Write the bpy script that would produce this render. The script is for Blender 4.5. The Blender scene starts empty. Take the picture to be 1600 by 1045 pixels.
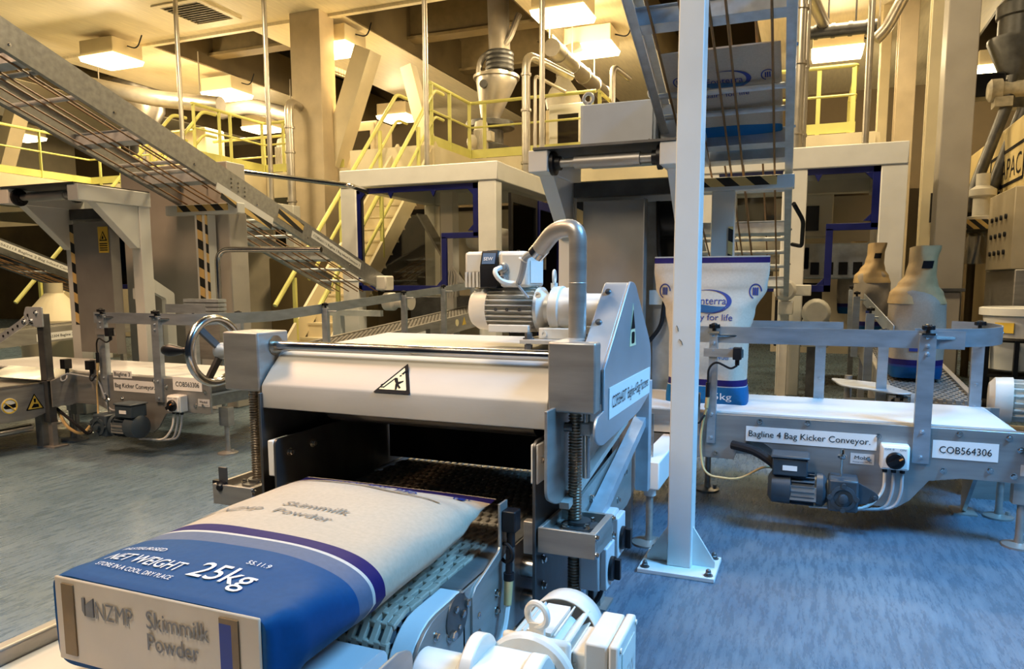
import bpy, bmesh, math, random
from mathutils import Vector, Matrix
random.seed(4)
C = bpy.context.scene
COL = C.collection
PI = math.pi

# ------------------------------------------------------------------ camera
EYE = 1.30
cam_d = bpy.data.cameras.new('camera')
cam = bpy.data.objects.new('camera', cam_d)
COL.objects.link(cam)
FPX, CX, CY = 1114.0, 830.0, 570.0
PITCH = math.atan(128 / 1114.0)
YAW = math.atan(435 / math.hypot(1114, 128))
cam_d.sensor_width = 36.0
cam_d.lens = FPX / 1600 * 36.0
cam_d.shift_x = -(CX - 800) / 1600
cam_d.shift_y = (CY - 522.5) / 1600
cam_d.clip_start = 0.05
cam_d.clip_end = 200
cam.location = (0, 0, EYE)
cam.rotation_euler = (PI / 2 - PITCH, 0, YAW)
C.camera = cam

_fw = Vector((-math.sin(YAW) * math.cos(PITCH), math.cos(YAW) * math.cos(PITCH), -math.sin(PITCH)))
_rt = Vector((math.cos(YAW), math.sin(YAW), 0))
_up = _rt.cross(_fw)


def at(px, py, X=None, Y=None, Z=None):
    """Survey: the point of the hall seen at a photo pixel, at a known X, Y or Z (metres)."""
    d = FPX * _fw + (px - CX) * _rt - (py - CY) * _up
    if X is not None: t = X / d.x
    elif Y is not None: t = Y / d.y
    else: t = (Z - EYE) / d.z
    return Vector((0, 0, EYE)) + t * d


# ------------------------------------------------------------------ world, light, exposure
w = bpy.data.worlds.new('hall_air')
C.world = w
w.use_nodes = True
bg = w.node_tree.nodes['Background']
bg.inputs[0].default_value = (0.42, 0.62, 1.0, 1)
bg.inputs[1].default_value = 0.02
C.view_settings.view_transform = 'Standard'
C.view_settings.look = 'None'
C.view_settings.gamma = 1.0
C.view_settings.exposure = 0.0
C.view_settings.use_curve_mapping = False


def area(name, loc, target, size, power, color, sy=None):
    l = bpy.data.lights.new(name, 'AREA')
    l.shape = 'RECTANGLE'
    l.size = size
    l.size_y = sy or size
    l.energy = power
    l.color = color
    o = bpy.data.objects.new(name, l)
    COL.objects.link(o)
    o.location = loc
    o.rotation_euler = (Vector(target) - Vector(loc)).to_track_quat('-Z', 'Y').to_euler()
    return o


# over the camera: two unseen warm keys added, a cool rooflight at right
area('unseen_warm_key', (-2.2, -0.7, 5.4), (-1.4, 1.9, 0.7), 1.3, 78, (1.0, 0.84, 0.62)).data.spread = math.radians(105)
area('unseen_warm_key', (-5.4, 1.2, 5.8), (-4.4, 2.6, 0.0), 1.2, 190, (1.0, 0.60, 0.33)).data.spread = math.radians(120)
area('rooflight_daylight', (3.9, 2.0, 6.0), (0.75, 2.7, 0.0), 2.0, 180, (0.17, 0.52, 1.0)).data.spread = math.radians(64)

# ------------------------------------------------------------------ materials
MATS = {}


def _nt(name):
    m = bpy.data.materials.new(name)
    m.use_nodes = True
    nt = m.node_tree
    return m, nt, nt.nodes, nt.links, nt.nodes['Principled BSDF']


def mat(name, col, rough=0.5, metal=0.0, var=0.12, scale=6.0, bump=0.0, stretch=(1, 1, 1), emit=None, es=0.0, rvar=0.1, alpha=1.0, trans=0.0, bscale=None, spec=None):
    if name in MATS: return MATS[name]
    m, nt, N, L, b = _nt(name)
    tc = N.new('ShaderNodeTexCoord')
    mp = N.new('ShaderNodeMapping')
    mp.inputs['Scale'].default_value = stretch
    L.new(tc.outputs['Object'], mp.inputs['Vector'])
    nz = N.new('ShaderNodeTexNoise')
    nz.inputs['Scale'].default_value = scale
    nz.inputs['Detail'].default_value = 5
    L.new(mp.outputs[0], nz.inputs['Vector'])
    cr = N.new('ShaderNodeValToRGB')
    lo = tuple(c * (1 - var) for c in col)
    hi = tuple(min(1, c * (1 + var)) for c in col)
    cr.color_ramp.elements[0].color = (*lo, 1)
    cr.color_ramp.elements[1].color = (*hi, 1)
    cr.color_ramp.elements[0].position = 0.3
    cr.color_ramp.elements[1].position = 0.7
    L.new(nz.outputs[0], cr.inputs[0])
    L.new(cr.outputs[0], b.inputs['Base Color'])
    mr = N.new('ShaderNodeMapRange')
    mr.inputs['To Min'].default_value = max(0.02, rough - rvar)
    mr.inputs['To Max'].default_value = min(1, rough + rvar)
    L.new(nz.outputs[0], mr.inputs[0])
    L.new(mr.outputs[0], b.inputs['Roughness'])
    b.inputs['Metallic'].default_value = metal
    if bump:
        bp = N.new('ShaderNodeBump')
        bp.inputs['Strength'].default_value = bump
        bp.inputs['Distance'].default_value = 0.01
        n2 = nz
        if bscale:
            n2 = N.new('ShaderNodeTexNoise')
            n2.inputs['Scale'].default_value = bscale
            n2.inputs['Detail'].default_value = 4
            L.new(mp.outputs[0], n2.inputs['Vector'])
        L.new(n2.outputs[0], bp.inputs['Height'])
        L.new(bp.outputs[0], b.inputs['Normal'])
    if spec is not None: b.inputs['Specular IOR Level'].default_value = spec
    if emit:
        b.inputs['Emission Color'].default_value = (*emit, 1)
        b.inputs['Emission Strength'].default_value = es
    if alpha < 1: b.inputs['Alpha'].default_value = alpha
    if trans: b.inputs['Transmission Weight'].default_value = trans
    MATS[name] = m
    return m


def stripes(name, c1, c2, period, axis):
    """diagonal hazard tape: bands along the dot product with axis"""
    m, nt, N, L, b = _nt(name)
    tc = N.new('ShaderNodeTexCoord')
    dp = N.new('ShaderNodeVectorMath'); dp.operation = 'DOT_PRODUCT'
    dp.inputs[1].default_value = axis
    L.new(tc.outputs['Object'], dp.inputs[0])
    md = N.new('ShaderNodeMath'); md.operation = 'DIVIDE'; md.inputs[1].default_value = period
    L.new(dp.outputs['Value'], md.inputs[0])
    fr = N.new('ShaderNodeMath'); fr.operation = 'FRACT'
    L.new(md.outputs[0], fr.inputs[0])
    gt = N.new('ShaderNodeMath'); gt.operation = 'GREATER_THAN'; gt.inputs[1].default_value = 0.5
    L.new(fr.outputs[0], gt.inputs[0])
    mx = N.new('ShaderNodeMix'); mx.data_type = 'RGBA'
    mx.inputs['A'].default_value = (*c1, 1); mx.inputs['B'].default_value = (*c2, 1)
    L.new(gt.outputs[0], mx.inputs['Factor'])
    L.new(mx.outputs['Result'], b.inputs['Base Color'])
    b.inputs['Roughness'].default_value = 0.5
    MATS[name] = m
    return m


STEEL = mat('brushed_stainless', (0.40, 0.38, 0.35), 0.40, 0.6, 0.14, 5, 0.05, (1, 1, 6), bscale=60)
STEELX = mat('brushed_stainless_along', (0.36, 0.36, 0.35), 0.36, 0.65, 0.14, 5, 0.04, (0.5, 5, 5), bscale=60)
HOODM = mat('bead_blasted_stainless', (0.46, 0.44, 0.405), 0.55, 0.3, 0.10, 4, 0.02, (0.6, 2, 2), bscale=90)
COVERM = mat('satin_stainless_cover', (0.50, 0.52, 0.55), 0.40, 0.6, 0.10, 3)
DSTEEL = mat('dull_dark_steel', (0.13, 0.13, 0.13), 0.45, 0.75, 0.25, 8)
POLISH = mat('polished_steel', (0.62, 0.60, 0.57), 0.18, 1.0, 0.08, 5)
SCREWM = mat('oiled_screw_steel', (0.34, 0.28, 0.21), 0.32, 0.9, 0.2, 30)
ALU = mat('galvanised_steel', (0.50, 0.54, 0.58), 0.45, 0.5, 0.14, 14)
RAILM = mat('guide_rail_steel', (0.42, 0.46, 0.50), 0.40, 0.7, 0.12, 7, stretch=(1, 1, 4))
WHITE = mat('white_machine_paint', (0.74, 0.73, 0.69), 0.42, 0, 0.05, 4)
POSTW = mat('white_post_paint', (0.70, 0.71, 0.68), 0.40, 0, 0.05, 3)
MOTORW = mat('white_motor_enamel', (0.72, 0.69, 0.62), 0.36, 0, 0.06, 9, 0.04, bscale=40)
PANELM = mat('matt_stainless_sheet', (0.30, 0.29, 0.27), 0.45, 0.35, 0.14, 3)
MOTORG = mat('blue_grey_motor_enamel', (0.035, 0.050, 0.065), 0.42, 0, 0.2, 12, 0.05, bscale=40)
CABB = mat('pale_blue_grey_enamel', (0.47, 0.55, 0.64), 0.45, 0, 0.05, 5)
CREAM = mat('cream_wall_paint', (0.74, 0.65, 0.45), 0.6, 0, 0.08, 2)
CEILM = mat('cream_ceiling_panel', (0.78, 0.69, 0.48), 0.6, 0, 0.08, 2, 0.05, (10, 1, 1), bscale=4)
TAN = mat('tan_steel_paint', (0.55, 0.45, 0.30), 0.5, 0, 0.1, 3)
GREYP = mat('grey_column_paint', (0.33, 0.30, 0.26), 0.5, 0, 0.08, 3)
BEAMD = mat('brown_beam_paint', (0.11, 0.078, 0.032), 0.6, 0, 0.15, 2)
YELLOW = mat('yellow_rail_paint', (0.66, 0.64, 0.20), 0.45, 0, 0.06, 4)
BLUEF = mat('navy_blue_frame_paint', (0.004, 0.008, 0.11), 0.35, 0, 0.2, 6)
BLACK = mat('black_plastic', (0.008, 0.008, 0.010), 0.38, 0, 0.3, 10, spec=.35)
PIPEM = mat('satin_steel_pipe', (0.50, 0.46, 0.40), 0.34, 0.75, 0.12, 4)
RUBBER = mat('dark_rubber', (0.014, 0.014, 0.016), 0.6, 0, 0.3, 10, spec=.2)
BELTW = mat('white_conveyor_belt', (0.66, 0.67, 0.67), 0.5, 0, 0.04, 3, 0.02, bscale=200)
LINKM = mat('tan_chain_links', (0.42, 0.36, 0.28), 0.45, 0, 0.18, 30)
LINKD = mat('grey_chain_belt', (0.22, 0.21, 0.19), 0.45, 0.1, 0.25, 40)
HDPE = mat('white_nylon', (0.80, 0.80, 0.78), 0.42, 0, 0.03, 5)
LABELM = mat('white_label_film', (0.82, 0.82, 0.80), 0.45, 0, 0.02, 5)
INK = mat('black_label_ink', (0.008, 0.008, 0.010), 0.6, 0, 0.1, 5, spec=.1)
SIGNY = mat('yellow_sign_film', (0.85, 0.58, 0.08), 0.45, 0, 0.04, 5)
SIGNP = mat('pale_yellow_sign_film', (0.85, 0.74, 0.45), 0.45, 0, 0.04, 5)
CORDM = mat('brown_belt_cord', (0.20, 0.10, 0.03), 0.5, 0, 0.2, 20)
CABLEW = mat('white_cable', (0.75, 0.74, 0.70), 0.45, 0, 0.05, 5)
CABLEY = mat('tan_cable', (0.60, 0.42, 0.18), 0.45, 0, 0.08, 9)
CABLEG = mat('grey_cable', (0.32, 0.34, 0.36), 0.45, 0, 0.08, 9)
GREYBOX = mat('light_grey_plastic', (0.55, 0.56, 0.57), 0.45, 0, 0.05, 6)
REDP = mat('orange_pointer', (0.7, 0.25, 0.05), 0.5)
HAZ_X = stripes('hazard_tape_level', (0.72, 0.50, 0.18), (0.012, 0.012, 0.012), 0.17, (0.8, 0.0, 0.9))
HAZ_Z = stripes('hazard_tape_upright', (0.74, 0.52, 0.20), (0.012, 0.012, 0.012), 0.19, (0.45, 0.45, 1.0))
HAZ_S = stripes('hazard_tape_small', (0.74, 0.52, 0.18), (0.012, 0.012, 0.012), 0.11, (0.8, 0.5, 0.9))


def floor_mat():
    m, nt, N, L, b = _nt('worn_resin_floor')
    tc = N.new('ShaderNodeTexCoord')
    mp = N.new('ShaderNodeMapping'); mp.inputs['Rotation'].default_value = (0, 0, 0.06); mp.inputs['Scale'].default_value = (9, 1.3, 1)
    L.new(tc.outputs['Object'], mp.inputs[0])
    a = N.new('ShaderNodeTexNoise'); a.inputs['Scale'].default_value = 3.6; a.inputs['Detail'].default_value = 10; a.inputs['Roughness'].default_value = 0.78
    L.new(mp.outputs[0], a.inputs['Vector'])
    bgn = N.new('ShaderNodeTexNoise'); bgn.inputs['Scale'].default_value = 0.9; bgn.inputs['Detail'].default_value = 4
    L.new(tc.outputs['Object'], bgn.inputs['Vector'])
    fi = N.new('ShaderNodeTexNoise'); fi.inputs['Scale'].default_value = 42; fi.inputs['Detail'].default_value = 8; fi.inputs['Roughness'].default_value = 0.75
    L.new(mp.outputs[0], fi.inputs['Vector'])
    am = N.new('ShaderNodeMath'); am.operation = 'MULTIPLY_ADD'; am.inputs[1].default_value = 0.42; am.inputs[2].default_value = -0.21
    L.new(fi.outputs[0], am.inputs[0])
    as_ = N.new('ShaderNodeMath'); as_.operation = 'ADD'
    L.new(a.outputs[0], as_.inputs[0]); L.new(am.outputs[0], as_.inputs[1])
    ad = N.new('ShaderNodeMath'); ad.operation = 'MULTIPLY_ADD'; ad.inputs[1].default_value = 0.45; 
    L.new(bgn.outputs[0], ad.inputs[0]); L.new(as_.outputs[0], ad.inputs[2])
    cr = N.new('ShaderNodeValToRGB')
    e = cr.color_ramp.elements
    e[0].position = 0.46; e[0].color = (0.050, 0.088, 0.125, 1)
    e[1].position = 0.98; e[1].color = (0.20, 0.27, 0.33, 1)
    x = e.new(0.70); x.color = (0.088, 0.138, 0.190, 1)
    L.new(ad.outputs[0], cr.inputs[0])
    L.new(cr.outputs[0], b.inputs['Base Color'])
    mr = N.new('ShaderNodeMapRange'); mr.inputs['To Min'].default_value = 0.14; mr.inputs['To Max'].default_value = 0.42
    L.new(a.outputs[0], mr.inputs[0]); L.new(mr.outputs[0], b.inputs['Roughness'])
    bp = N.new('ShaderNodeBump'); bp.inputs['Strength'].default_value = 0.35; bp.inputs['Distance'].default_value = 0.012
    L.new(a.outputs[0], bp.inputs['Height']); L.new(bp.outputs[0], b.inputs['Normal'])
    MATS['floor'] = m
    return m


def glass_mat():
    m, nt, N, L, b = _nt('clear_guard_pane')
    out = N['Material Output']
    tr = N.new('ShaderNodeBsdfTransparent'); tr.inputs[0].default_value = (0.93, 0.92, 0.88, 1)
    gl = N.new('ShaderNodeBsdfGlossy'); gl.inputs['Roughness'].default_value = 0.04
    fr = N.new('ShaderNodeFresnel'); fr.inputs['IOR'].default_value = 1.45
    mx = N.new('ShaderNodeMixShader')
    L.new(fr.outputs[0], mx.inputs[0]); L.new(tr.outputs[0], mx.inputs[1]); L.new(gl.outputs[0], mx.inputs[2])
    L.new(mx.outputs[0], out.inputs['Surface'])
    return m


def film_mat():
    m, nt, N, L, b = _nt('clear_plastic_film')
    out = N['Material Output']
    tr = N.new('ShaderNodeBsdfTransparent'); tr.inputs[0].default_value = (0.85, 0.83, 0.78, 1)
    gl = N.new('ShaderNodeBsdfGlossy'); gl.inputs['Roughness'].default_value = 0.15
    mx = N.new('ShaderNodeMixShader'); mx.inputs[0].default_value = 0.3
    L.new(tr.outputs[0], mx.inputs[1]); L.new(gl.outputs[0], mx.inputs[2])
    L.new(mx.outputs[0], out.inputs['Surface'])
    return m


def bag_mat(name, axis, bands, kraft=(0.53, 0.45, 0.345)):
    """printed paper sack: colour bands along one axis (the print), kraft grain and soft creases"""
    m, nt, N, L, b = _nt(name)
    tc = N.new('ShaderNodeTexCoord')
    sp = N.new('ShaderNodeSeparateXYZ'); L.new(tc.outputs['Object'], sp.inputs[0])
    nz = N.new('ShaderNodeTexNoise'); nz.inputs['Scale'].default_value = 90; nz.inputs['Detail'].default_value = 5
    L.new(tc.outputs['Object'], nz.inputs['Vector'])
    cr = N.new('ShaderNodeValToRGB'); cr.color_ramp.interpolation = 'CONSTANT'
    mr = N.new('ShaderNodeMapRange'); mr.inputs['From Min'].default_value = 0; mr.inputs['From Max'].default_value = 1.2
    L.new(sp.outputs[axis], mr.inputs[0]); L.new(mr.outputs[0], cr.inputs[0])
    e = cr.color_ramp.elements
    for i, (p, c) in enumerate(bands):
        c = kraft if c is None else c
        if i < 2: e[i].position = p / 1.2; e[i].color = (*c, 1)
        else:
            q = e.new(p / 1.2); q.color = (*c, 1)
    mx = N.new('ShaderNodeMix'); mx.data_type = 'RGBA'; mx.blend_type = 'MULTIPLY'; mx.inputs['Factor'].default_value = 0.25
    L.new(cr.outputs[0], mx.inputs['A']); L.new(nz.outputs[0], mx.inputs['B'])
    L.new(mx.outputs['Result'], b.inputs['Base Color'])
    n2 = N.new('ShaderNodeTexNoise'); n2.inputs['Scale'].default_value = 7; n2.inputs['Detail'].default_value = 3
    L.new(tc.outputs['Object'], n2.inputs['Vector'])
    bp = N.new('ShaderNodeBump'); bp.inputs['Strength'].default_value = 0.35; bp.inputs['Distance'].default_value = 0.02
    L.new(n2.outputs[0], bp.inputs['Height']); L.new(bp.outputs[0], b.inputs['Normal'])
    b.inputs['Roughness'].default_value = 0.62; b.inputs['Specular IOR Level'].default_value = 0.2
    return m


SACKBLUE, SACKNAVY, SACKPALE = (0.001, 0.068, 0.21), (0.016, 0.010, 0.11), (0.12, 0.155, 0.24)
GLASS = glass_mat()
FILM = film_mat()
INKBLUE = mat('navy_print', (0.012, 0.03, 0.20), 0.55, 0, 0.1, 20)
INKTEAL = mat('blue_print', (0.02, 0.12, 0.30), 0.55, 0, 0.1, 20)
INKGREY = mat('grey_print', (0.16, 0.15, 0.14), 0.6, 0, 0.15, 20)
INKWHITE = mat('pale_print', (0.72, 0.74, 0.76), 0.6, 0, 0.05, 20)
KRAFTD = mat('brown_sack_side', (0.20, 0.13, 0.06), 0.65, 0, 0.2, 12)
KRAFTP = mat('pale_kraft_panel', (0.56, 0.47, 0.355), 0.62, 0, 0.06, 8)
KRAFTT = mat('tan_kraft_neck', (0.46, 0.32, 0.15), 0.65, 0, 0.12, 12, 0.3, bscale=14)

# ------------------------------------------------------------------ mesh builder
def perp(d):
    d = Vector(d).normalized()
    a = Vector((0, 0, 1)) if abs(d.z) < 0.9 else Vector((1, 0, 0))
    u = d.cross(a).normalized()
    return u, d.cross(u).normalized()


class MB:
    def __init__(s): s.v = []; s.f = []; s.m = []
    def mark(s): s.m.append((len(s.v), len(s.f))); return s
    def add(s, vs, fs):
        o = len(s.v); s.v += [Vector(p) for p in vs]; s.f += [tuple(i + o for i in f) for f in fs]; return s
    def box(s, x0, x1, y0, y1, z0, z1):
        return s.obox(((x0 + x1) / 2, (y0 + y1) / 2, (z0 + z1) / 2), (abs(x1 - x0) / 2, 0, 0), (0, abs(y1 - y0) / 2, 0), (0, 0, abs(z1 - z0) / 2))
    def obox(s, c, a, b, d):
        c, a, b, d = Vector(c), Vector(a), Vector(b), Vector(d)
        vs = [c + i * a + j * b + k * d for k in (-1, 1) for j in (-1, 1) for i in (-1, 1)]
        return s.add(vs, [(0, 2, 3, 1), (4, 5, 7, 6), (0, 1, 5, 4), (2, 6, 7, 3), (0, 4, 6, 2), (1, 3, 7, 5)])
    def beam(s, p, q, wd, ht, up=(0, 0, 1)):
        p, q = Vector(p), Vector(q); d = (q - p)
        side = d.cross(Vector(up)).normalized(); u = side.cross(d).normalized()
        return s.obox((p + q) / 2, d / 2, side * wd / 2, u * ht / 2)
    def prism(s, pts, fn, d0, d1):
        """2-D polygon pts extruded between depths d0,d1; fn(u,v,d) -> 3-D"""
        n = len(pts)
        vs = [fn(u, v, d0) for u, v in pts] + [fn(u, v, d1) for u, v in pts]
        fs = [tuple(range(n))[::-1], tuple(range(n, 2 * n))] + [(i, (i + 1) % n, n + (i + 1) % n, n + i) for i in range(n)]
        return s.add(vs, fs)
    def px(s, pts, x0, x1): return s.prism(pts, lambda u, v, d: Vector((d, u, v)), x0, x1)      # pts in (y,z)
    def py(s, pts, y0, y1): return s.prism(pts, lambda u, v, d: Vector((u, d, v)), y0, y1)      # pts in (x,z)
    def pz(s, pts, z0, z1): return s.prism(pts, lambda u, v, d: Vector((u, v, d)), z0, z1)      # pts in (x,y)
    def lathe(s, p, axis, prof, n=20, cap=True):
        p = Vector(p); ax = Vector(axis).normalized(); u, v = perp(ax)
        vs = []; fs = []
        for r, h in prof:
            for i in range(n):
                a = 2 * PI * i / n
                vs.append(p + ax * h + (u * math.cos(a) + v * math.sin(a)) * r)
        for k in range(len(prof) - 1):
            for i in range(n):
                j = (i + 1) % n
                fs.append((k * n + i, k * n + j, (k + 1) * n + j, (k + 1) * n + i))
        if cap:
            fs.append(tuple(range(n))[::-1]); m = (len(prof) - 1) * n; fs.append(tuple(range(m, m + n)))
        return s.add(vs, fs)
    def cyl(s, p, q, r, r2=None, n=16):
        p, q = Vector(p), Vector(q); h = (q - p).length
        return s.lathe(p, q - p, [(r, 0), (r if r2 is None else r2, h)], n)
    def tube(s, pts, r, n=8, closed=False):
        pts = [Vector(p) for p in pts]; m = len(pts)
        vs = []; fs = []; u = None
        for i in range(m):
            if closed: d = pts[(i + 1) % m] - pts[i - 1]
            else: d = pts[min(i + 1, m - 1)] - pts[max(i - 1, 0)]
            d.normalize()
            if u is None: u, _ = perp(d)
            u = (u - d * u.dot(d)).normalized(); v = d.cross(u)
            for k in range(n):
                a = 2 * PI * k / n
                vs.append(pts[i] + (u * math.cos(a) + v * math.sin(a)) * r)
        for i in range(m if closed else m - 1):
            j = (i + 1) % m
            for k in range(n):
                l = (k + 1) % n
                fs.append((i * n + k, i * n + l, j * n + l, j * n + k))
        if not closed: fs += [tuple(range(n))[::-1], tuple(range((m - 1) * n, m * n))]
        return s.add(vs, fs)
    def torus(s, c, axis, R, r, n=32, m=10):
        u, v = perp(axis); c = Vector(c)
        return s.tube([c + (u * math.cos(2 * PI * i / n) + v * math.sin(2 * PI * i / n)) * R for i in range(n)], r, m, True)
    def sphere(s, c, r, n=14, m=8):
        c = Vector(c); r = (r, r, r) if not hasattr(r, '__len__') else r
        vs = []; fs = []
        for j in range(m + 1):
            t = PI * (j + 0.001 if j == 0 else (j - 0.001 if j == m else j)) / m
            for i in range(n):
                a = 2 * PI * i / n
                vs.append(c + Vector((r[0] * math.sin(t) * math.cos(a), r[1] * math.sin(t) * math.sin(a), r[2] * math.cos(t))))
        for j in range(m):
            for i in range(n):
                k = (i + 1) % n
                fs.append((j * n + i, (j + 1) * n + i, (j + 1) * n + k, j * n + k))
        return s.add(vs, fs)
    def grid(s, fn, nu, nv, closed_u=False, caps=False):
        vs = [fn(i / (nu if closed_u else nu - 1), j / (nv - 1)) for j in range(nv) for i in range(nu)]
        fs = []
        for j in range(nv - 1):
            for i in range(nu if closed_u else nu - 1):
                k = (i + 1) % nu
                fs.append((j * nu + i, j * nu + k, (j + 1) * nu + k, (j + 1) * nu + i))
        if caps: fs += [tuple(range(nu))[::-1], tuple(range((nv - 1) * nu, nv * nu))]
        return s.add(vs, fs)
    def bolt(s, p, d, r=0.012, h=0.010):
        """hex bolt head on a washer"""
        p = Vector(p); d = Vector(d).normalized(); s.mark()
        s.lathe(p, d, [(r * 1.45, 0), (r * 1.45, h * 0.25)], 14)
        return s.lathe(p + d * h * 0.25, d, [(r, 0), (r, h * 0.8), (r * 0.8, h)], 6)
    def build(s, name, m, parent=None, bevel=0.0, smooth=35, base=None):
        me = bpy.data.meshes.new(name)
        b = Vector((0, 0, 0))
        q = parent
        while q is not None: b += q.location; q = q.parent
        if base is not None: b = Vector(base)
        me.from_pydata([v - b for v in s.v], [], s.f)
        me.update()
        bm = bmesh.new(); bm.from_mesh(me); bmesh.ops.recalc_face_normals(bm, faces=bm.faces); bm.to_mesh(me); bm.free()
        me.materials.append(m)
        me.shade_smooth()
        me.set_sharp_from_angle(angle=math.radians(smooth))
        o = bpy.data.objects.new(name, me)
        COL.objects.link(o)
        if parent is not None: o.parent = parent
        elif base is not None: o.location = base
        if bevel:
            md = o.modifiers.new('edge', 'BEVEL'); md.width = bevel; md.segments = 2; md.limit_method = 'ANGLE'; md.angle_limit = math.radians(50)
        return o


def each(mb, name, m, parent):
    """one object per marked piece (bolt heads, screws)"""
    ms = mb.m + [(len(mb.v), len(mb.f))]
    for (v0, f0), (v1, f1) in zip(ms, ms[1:]):
        q = MB(); q.v = mb.v[v0:v1]; q.f = [tuple(i - v0 for i in f) for f in mb.f[f0:f1]]
        q.build(name, m, parent)


def fillet(pts, r, k=6):
    """round the corners of a polyline"""
    pts = [Vector(p) for p in pts]; out = [pts[0]]
    for i in range(1, len(pts) - 1):
        a, b, c = pts[i - 1], pts[i], pts[i + 1]
        d1 = (a - b); d2 = (c - b); rr = min(r, d1.length * 0.49, d2.length * 0.49)
        p, q = b + d1.normalized() * rr, b + d2.normalized() * rr
        for j in range(k + 1):
            t = j / k
            out.append(p * (1 - t) ** 2 + b * 2 * t * (1 - t) + q * t * t)
    out.append(pts[-1]); return out


def round2(pts, r, k=5):
    """round a closed 2-D polygon; r a number or one per corner"""
    n = len(pts); out = []
    for i in range(n):
        rr = r[i] if hasattr(r, '__len__') else r
        b = Vector(pts[i]).to_2d(); a = Vector(pts[i - 1]).to_2d(); c = Vector(pts[(i + 1) % n]).to_2d()
        if rr <= 0: out.append(tuple(b)); continue
        d1, d2 = a - b, c - b; rr = min(rr, d1.length * .49, d2.length * .49)
        p, q = b + d1.normalized() * rr, b + d2.normalized() * rr
        for j in range(k + 1):
            t = j / k
            out.append(tuple(p * (1 - t) ** 2 + b * 2 * t * (1 - t) + q * t * t))
    return out


def thing(name, label, cat, loc=(0, 0, 0), group=None):
    o = bpy.data.objects.new(name, None)
    o.empty_display_size = 0.1
    COL.objects.link(o)
    o.location = loc
    tag(o, label, cat, group)
    return o


def tag(o, label, cat, group=None):
    o['label'] = label; o['category'] = cat
    if group: o['group'] = group
    return o


def struct(o):
    o['kind'] = 'structure'
    return o


def lab(o, s):
    o['label'] = s
    return o


def dup(r, d, label):
    c = r.copy(); COL.objects.link(c); c.location = r.location + Vector(d); c['label'] = label
    for ch in list(r.children):
        k = ch.copy(); COL.objects.link(k); k.parent = c
        for g in list(ch.children):
            q = g.copy(); COL.objects.link(q); q.parent = k
    return c


def text(parent, s, o, u, v, h, m=INK, width=None, name='lettering', off=0.0025, warp=None, bold=0.0, center=False):
    """flat lettering: baseline start o, along u, up v, cap height h"""
    cu = bpy.data.curves.new(name, 'FONT')
    cu.body = s; cu.resolution_u = 3
    cu.offset = min(bold, .004)
    cu.space_line = 0.95
    ob = bpy.data.objects.new(name, cu)
    COL.objects.link(ob)
    bpy.context.view_layer.update()
    me = bpy.data.meshes.new_from_object(ob.evaluated_get(bpy.context.evaluated_depsgraph_get()))
    bpy.data.objects.remove(ob)
    bpy.data.curves.remove(cu)
    if warp:                                   # printed on a curved face: enough points to follow it
        xs = [p.co.x for p in me.vertices]
        k = h / 0.70 if width is None else max(h / 0.70, width / (max(xs) - min(xs)))
        bm = bmesh.new(); bm.from_mesh(me)
        for _ in range(4):
            bmesh.ops.triangulate(bm, faces=bm.faces)
            es = [e for e in bm.edges if e.calc_length() * k > .010]
            if not es: break
            bmesh.ops.subdivide_edges(bm, edges=es, cuts=1)
        bm.to_mesh(me); bm.free()
    xs = [p.co.x for p in me.vertices]
    x0, x1 = min(xs), max(xs)
    u, v = Vector(u).normalized(), Vector(v).normalized(); nrm = u.cross(v)
    sy = h / 0.70
    sx = sy if width is None else width / (x1 - x0)
    sh = (x0 + x1) / 2 if center else x0
    b = Vector((0, 0, 0)); q = parent
    while q is not None: b += q.location; q = q.parent
    for p in me.vertices:
        a, c = (p.co.x - sh) * sx, p.co.y * sy
        r = Vector(o) + u * a + v * c + nrm * off
        if warp: r = warp(r)
        p.co = r - b
    me.materials.clear(); me.materials.append(m)
    t = bpy.data.objects.new(name, me)
    COL.objects.link(t); t.parent = parent
    return t


def plate(parent, o, u, v, wd, ht, m=LABELM, name='label_plate', th=0.002):
    """thin label: lower-left corner o, axes u,v"""
    u, v = Vector(u).normalized(), Vector(v).normalized(); n = u.cross(v)
    c = Vector(o) + u * wd / 2 + v * ht / 2 + n * th / 2
    return MB().obox(c, u * wd / 2, v * ht / 2, n * th / 2).build(name, m, parent)


def star_knob(parent, p, r=0.032, name='star_knob'):
    mb = MB(); p = Vector(p)
    mb.cyl(p, p + Vector((0, 0, 0.022)), 0.010, n=10)
    q = []
    for i in range(30):
        a = 2 * PI * i / 30
        q.append((p.x + math.cos(a) * r * (0.80 + 0.20 * math.cos(5 * a)), p.y + math.sin(a) * r * (0.80 + 0.20 * math.cos(5 * a))))
    mb.pz(q, p.z + 0.02, p.z + 0.042)
    mb.sphere((p.x, p.y, p.z + 0.042), (r * .55, r * .55, 0.008), 12, 6)
    return mb.build(name, BLACK, parent, 0.003)


def foot(parent, x, y, top, r=0.075, m=STEEL, name='levelling_foot'):
    mb = MB()
    mb.lathe((x, y, 0), (0, 0, 1), [(r, 0), (r, 0.010), (r * .8, 0.016), (0.022, 0.022), (0.018, 0.05), (0.018, top)], 20)
    mb.bolt((x + r * .6, y, 0.012), (0, 0, 1), 0.012, 0.02)
    return mb.build(name, m, parent)

# ================================================================== SETTING
FLOOR = floor_mat()
struct(MB().box(-32, 12, -3, 26, -0.1, 0).build('floor', FLOOR))
ZC, ZP = 7.0, 3.87
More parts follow.
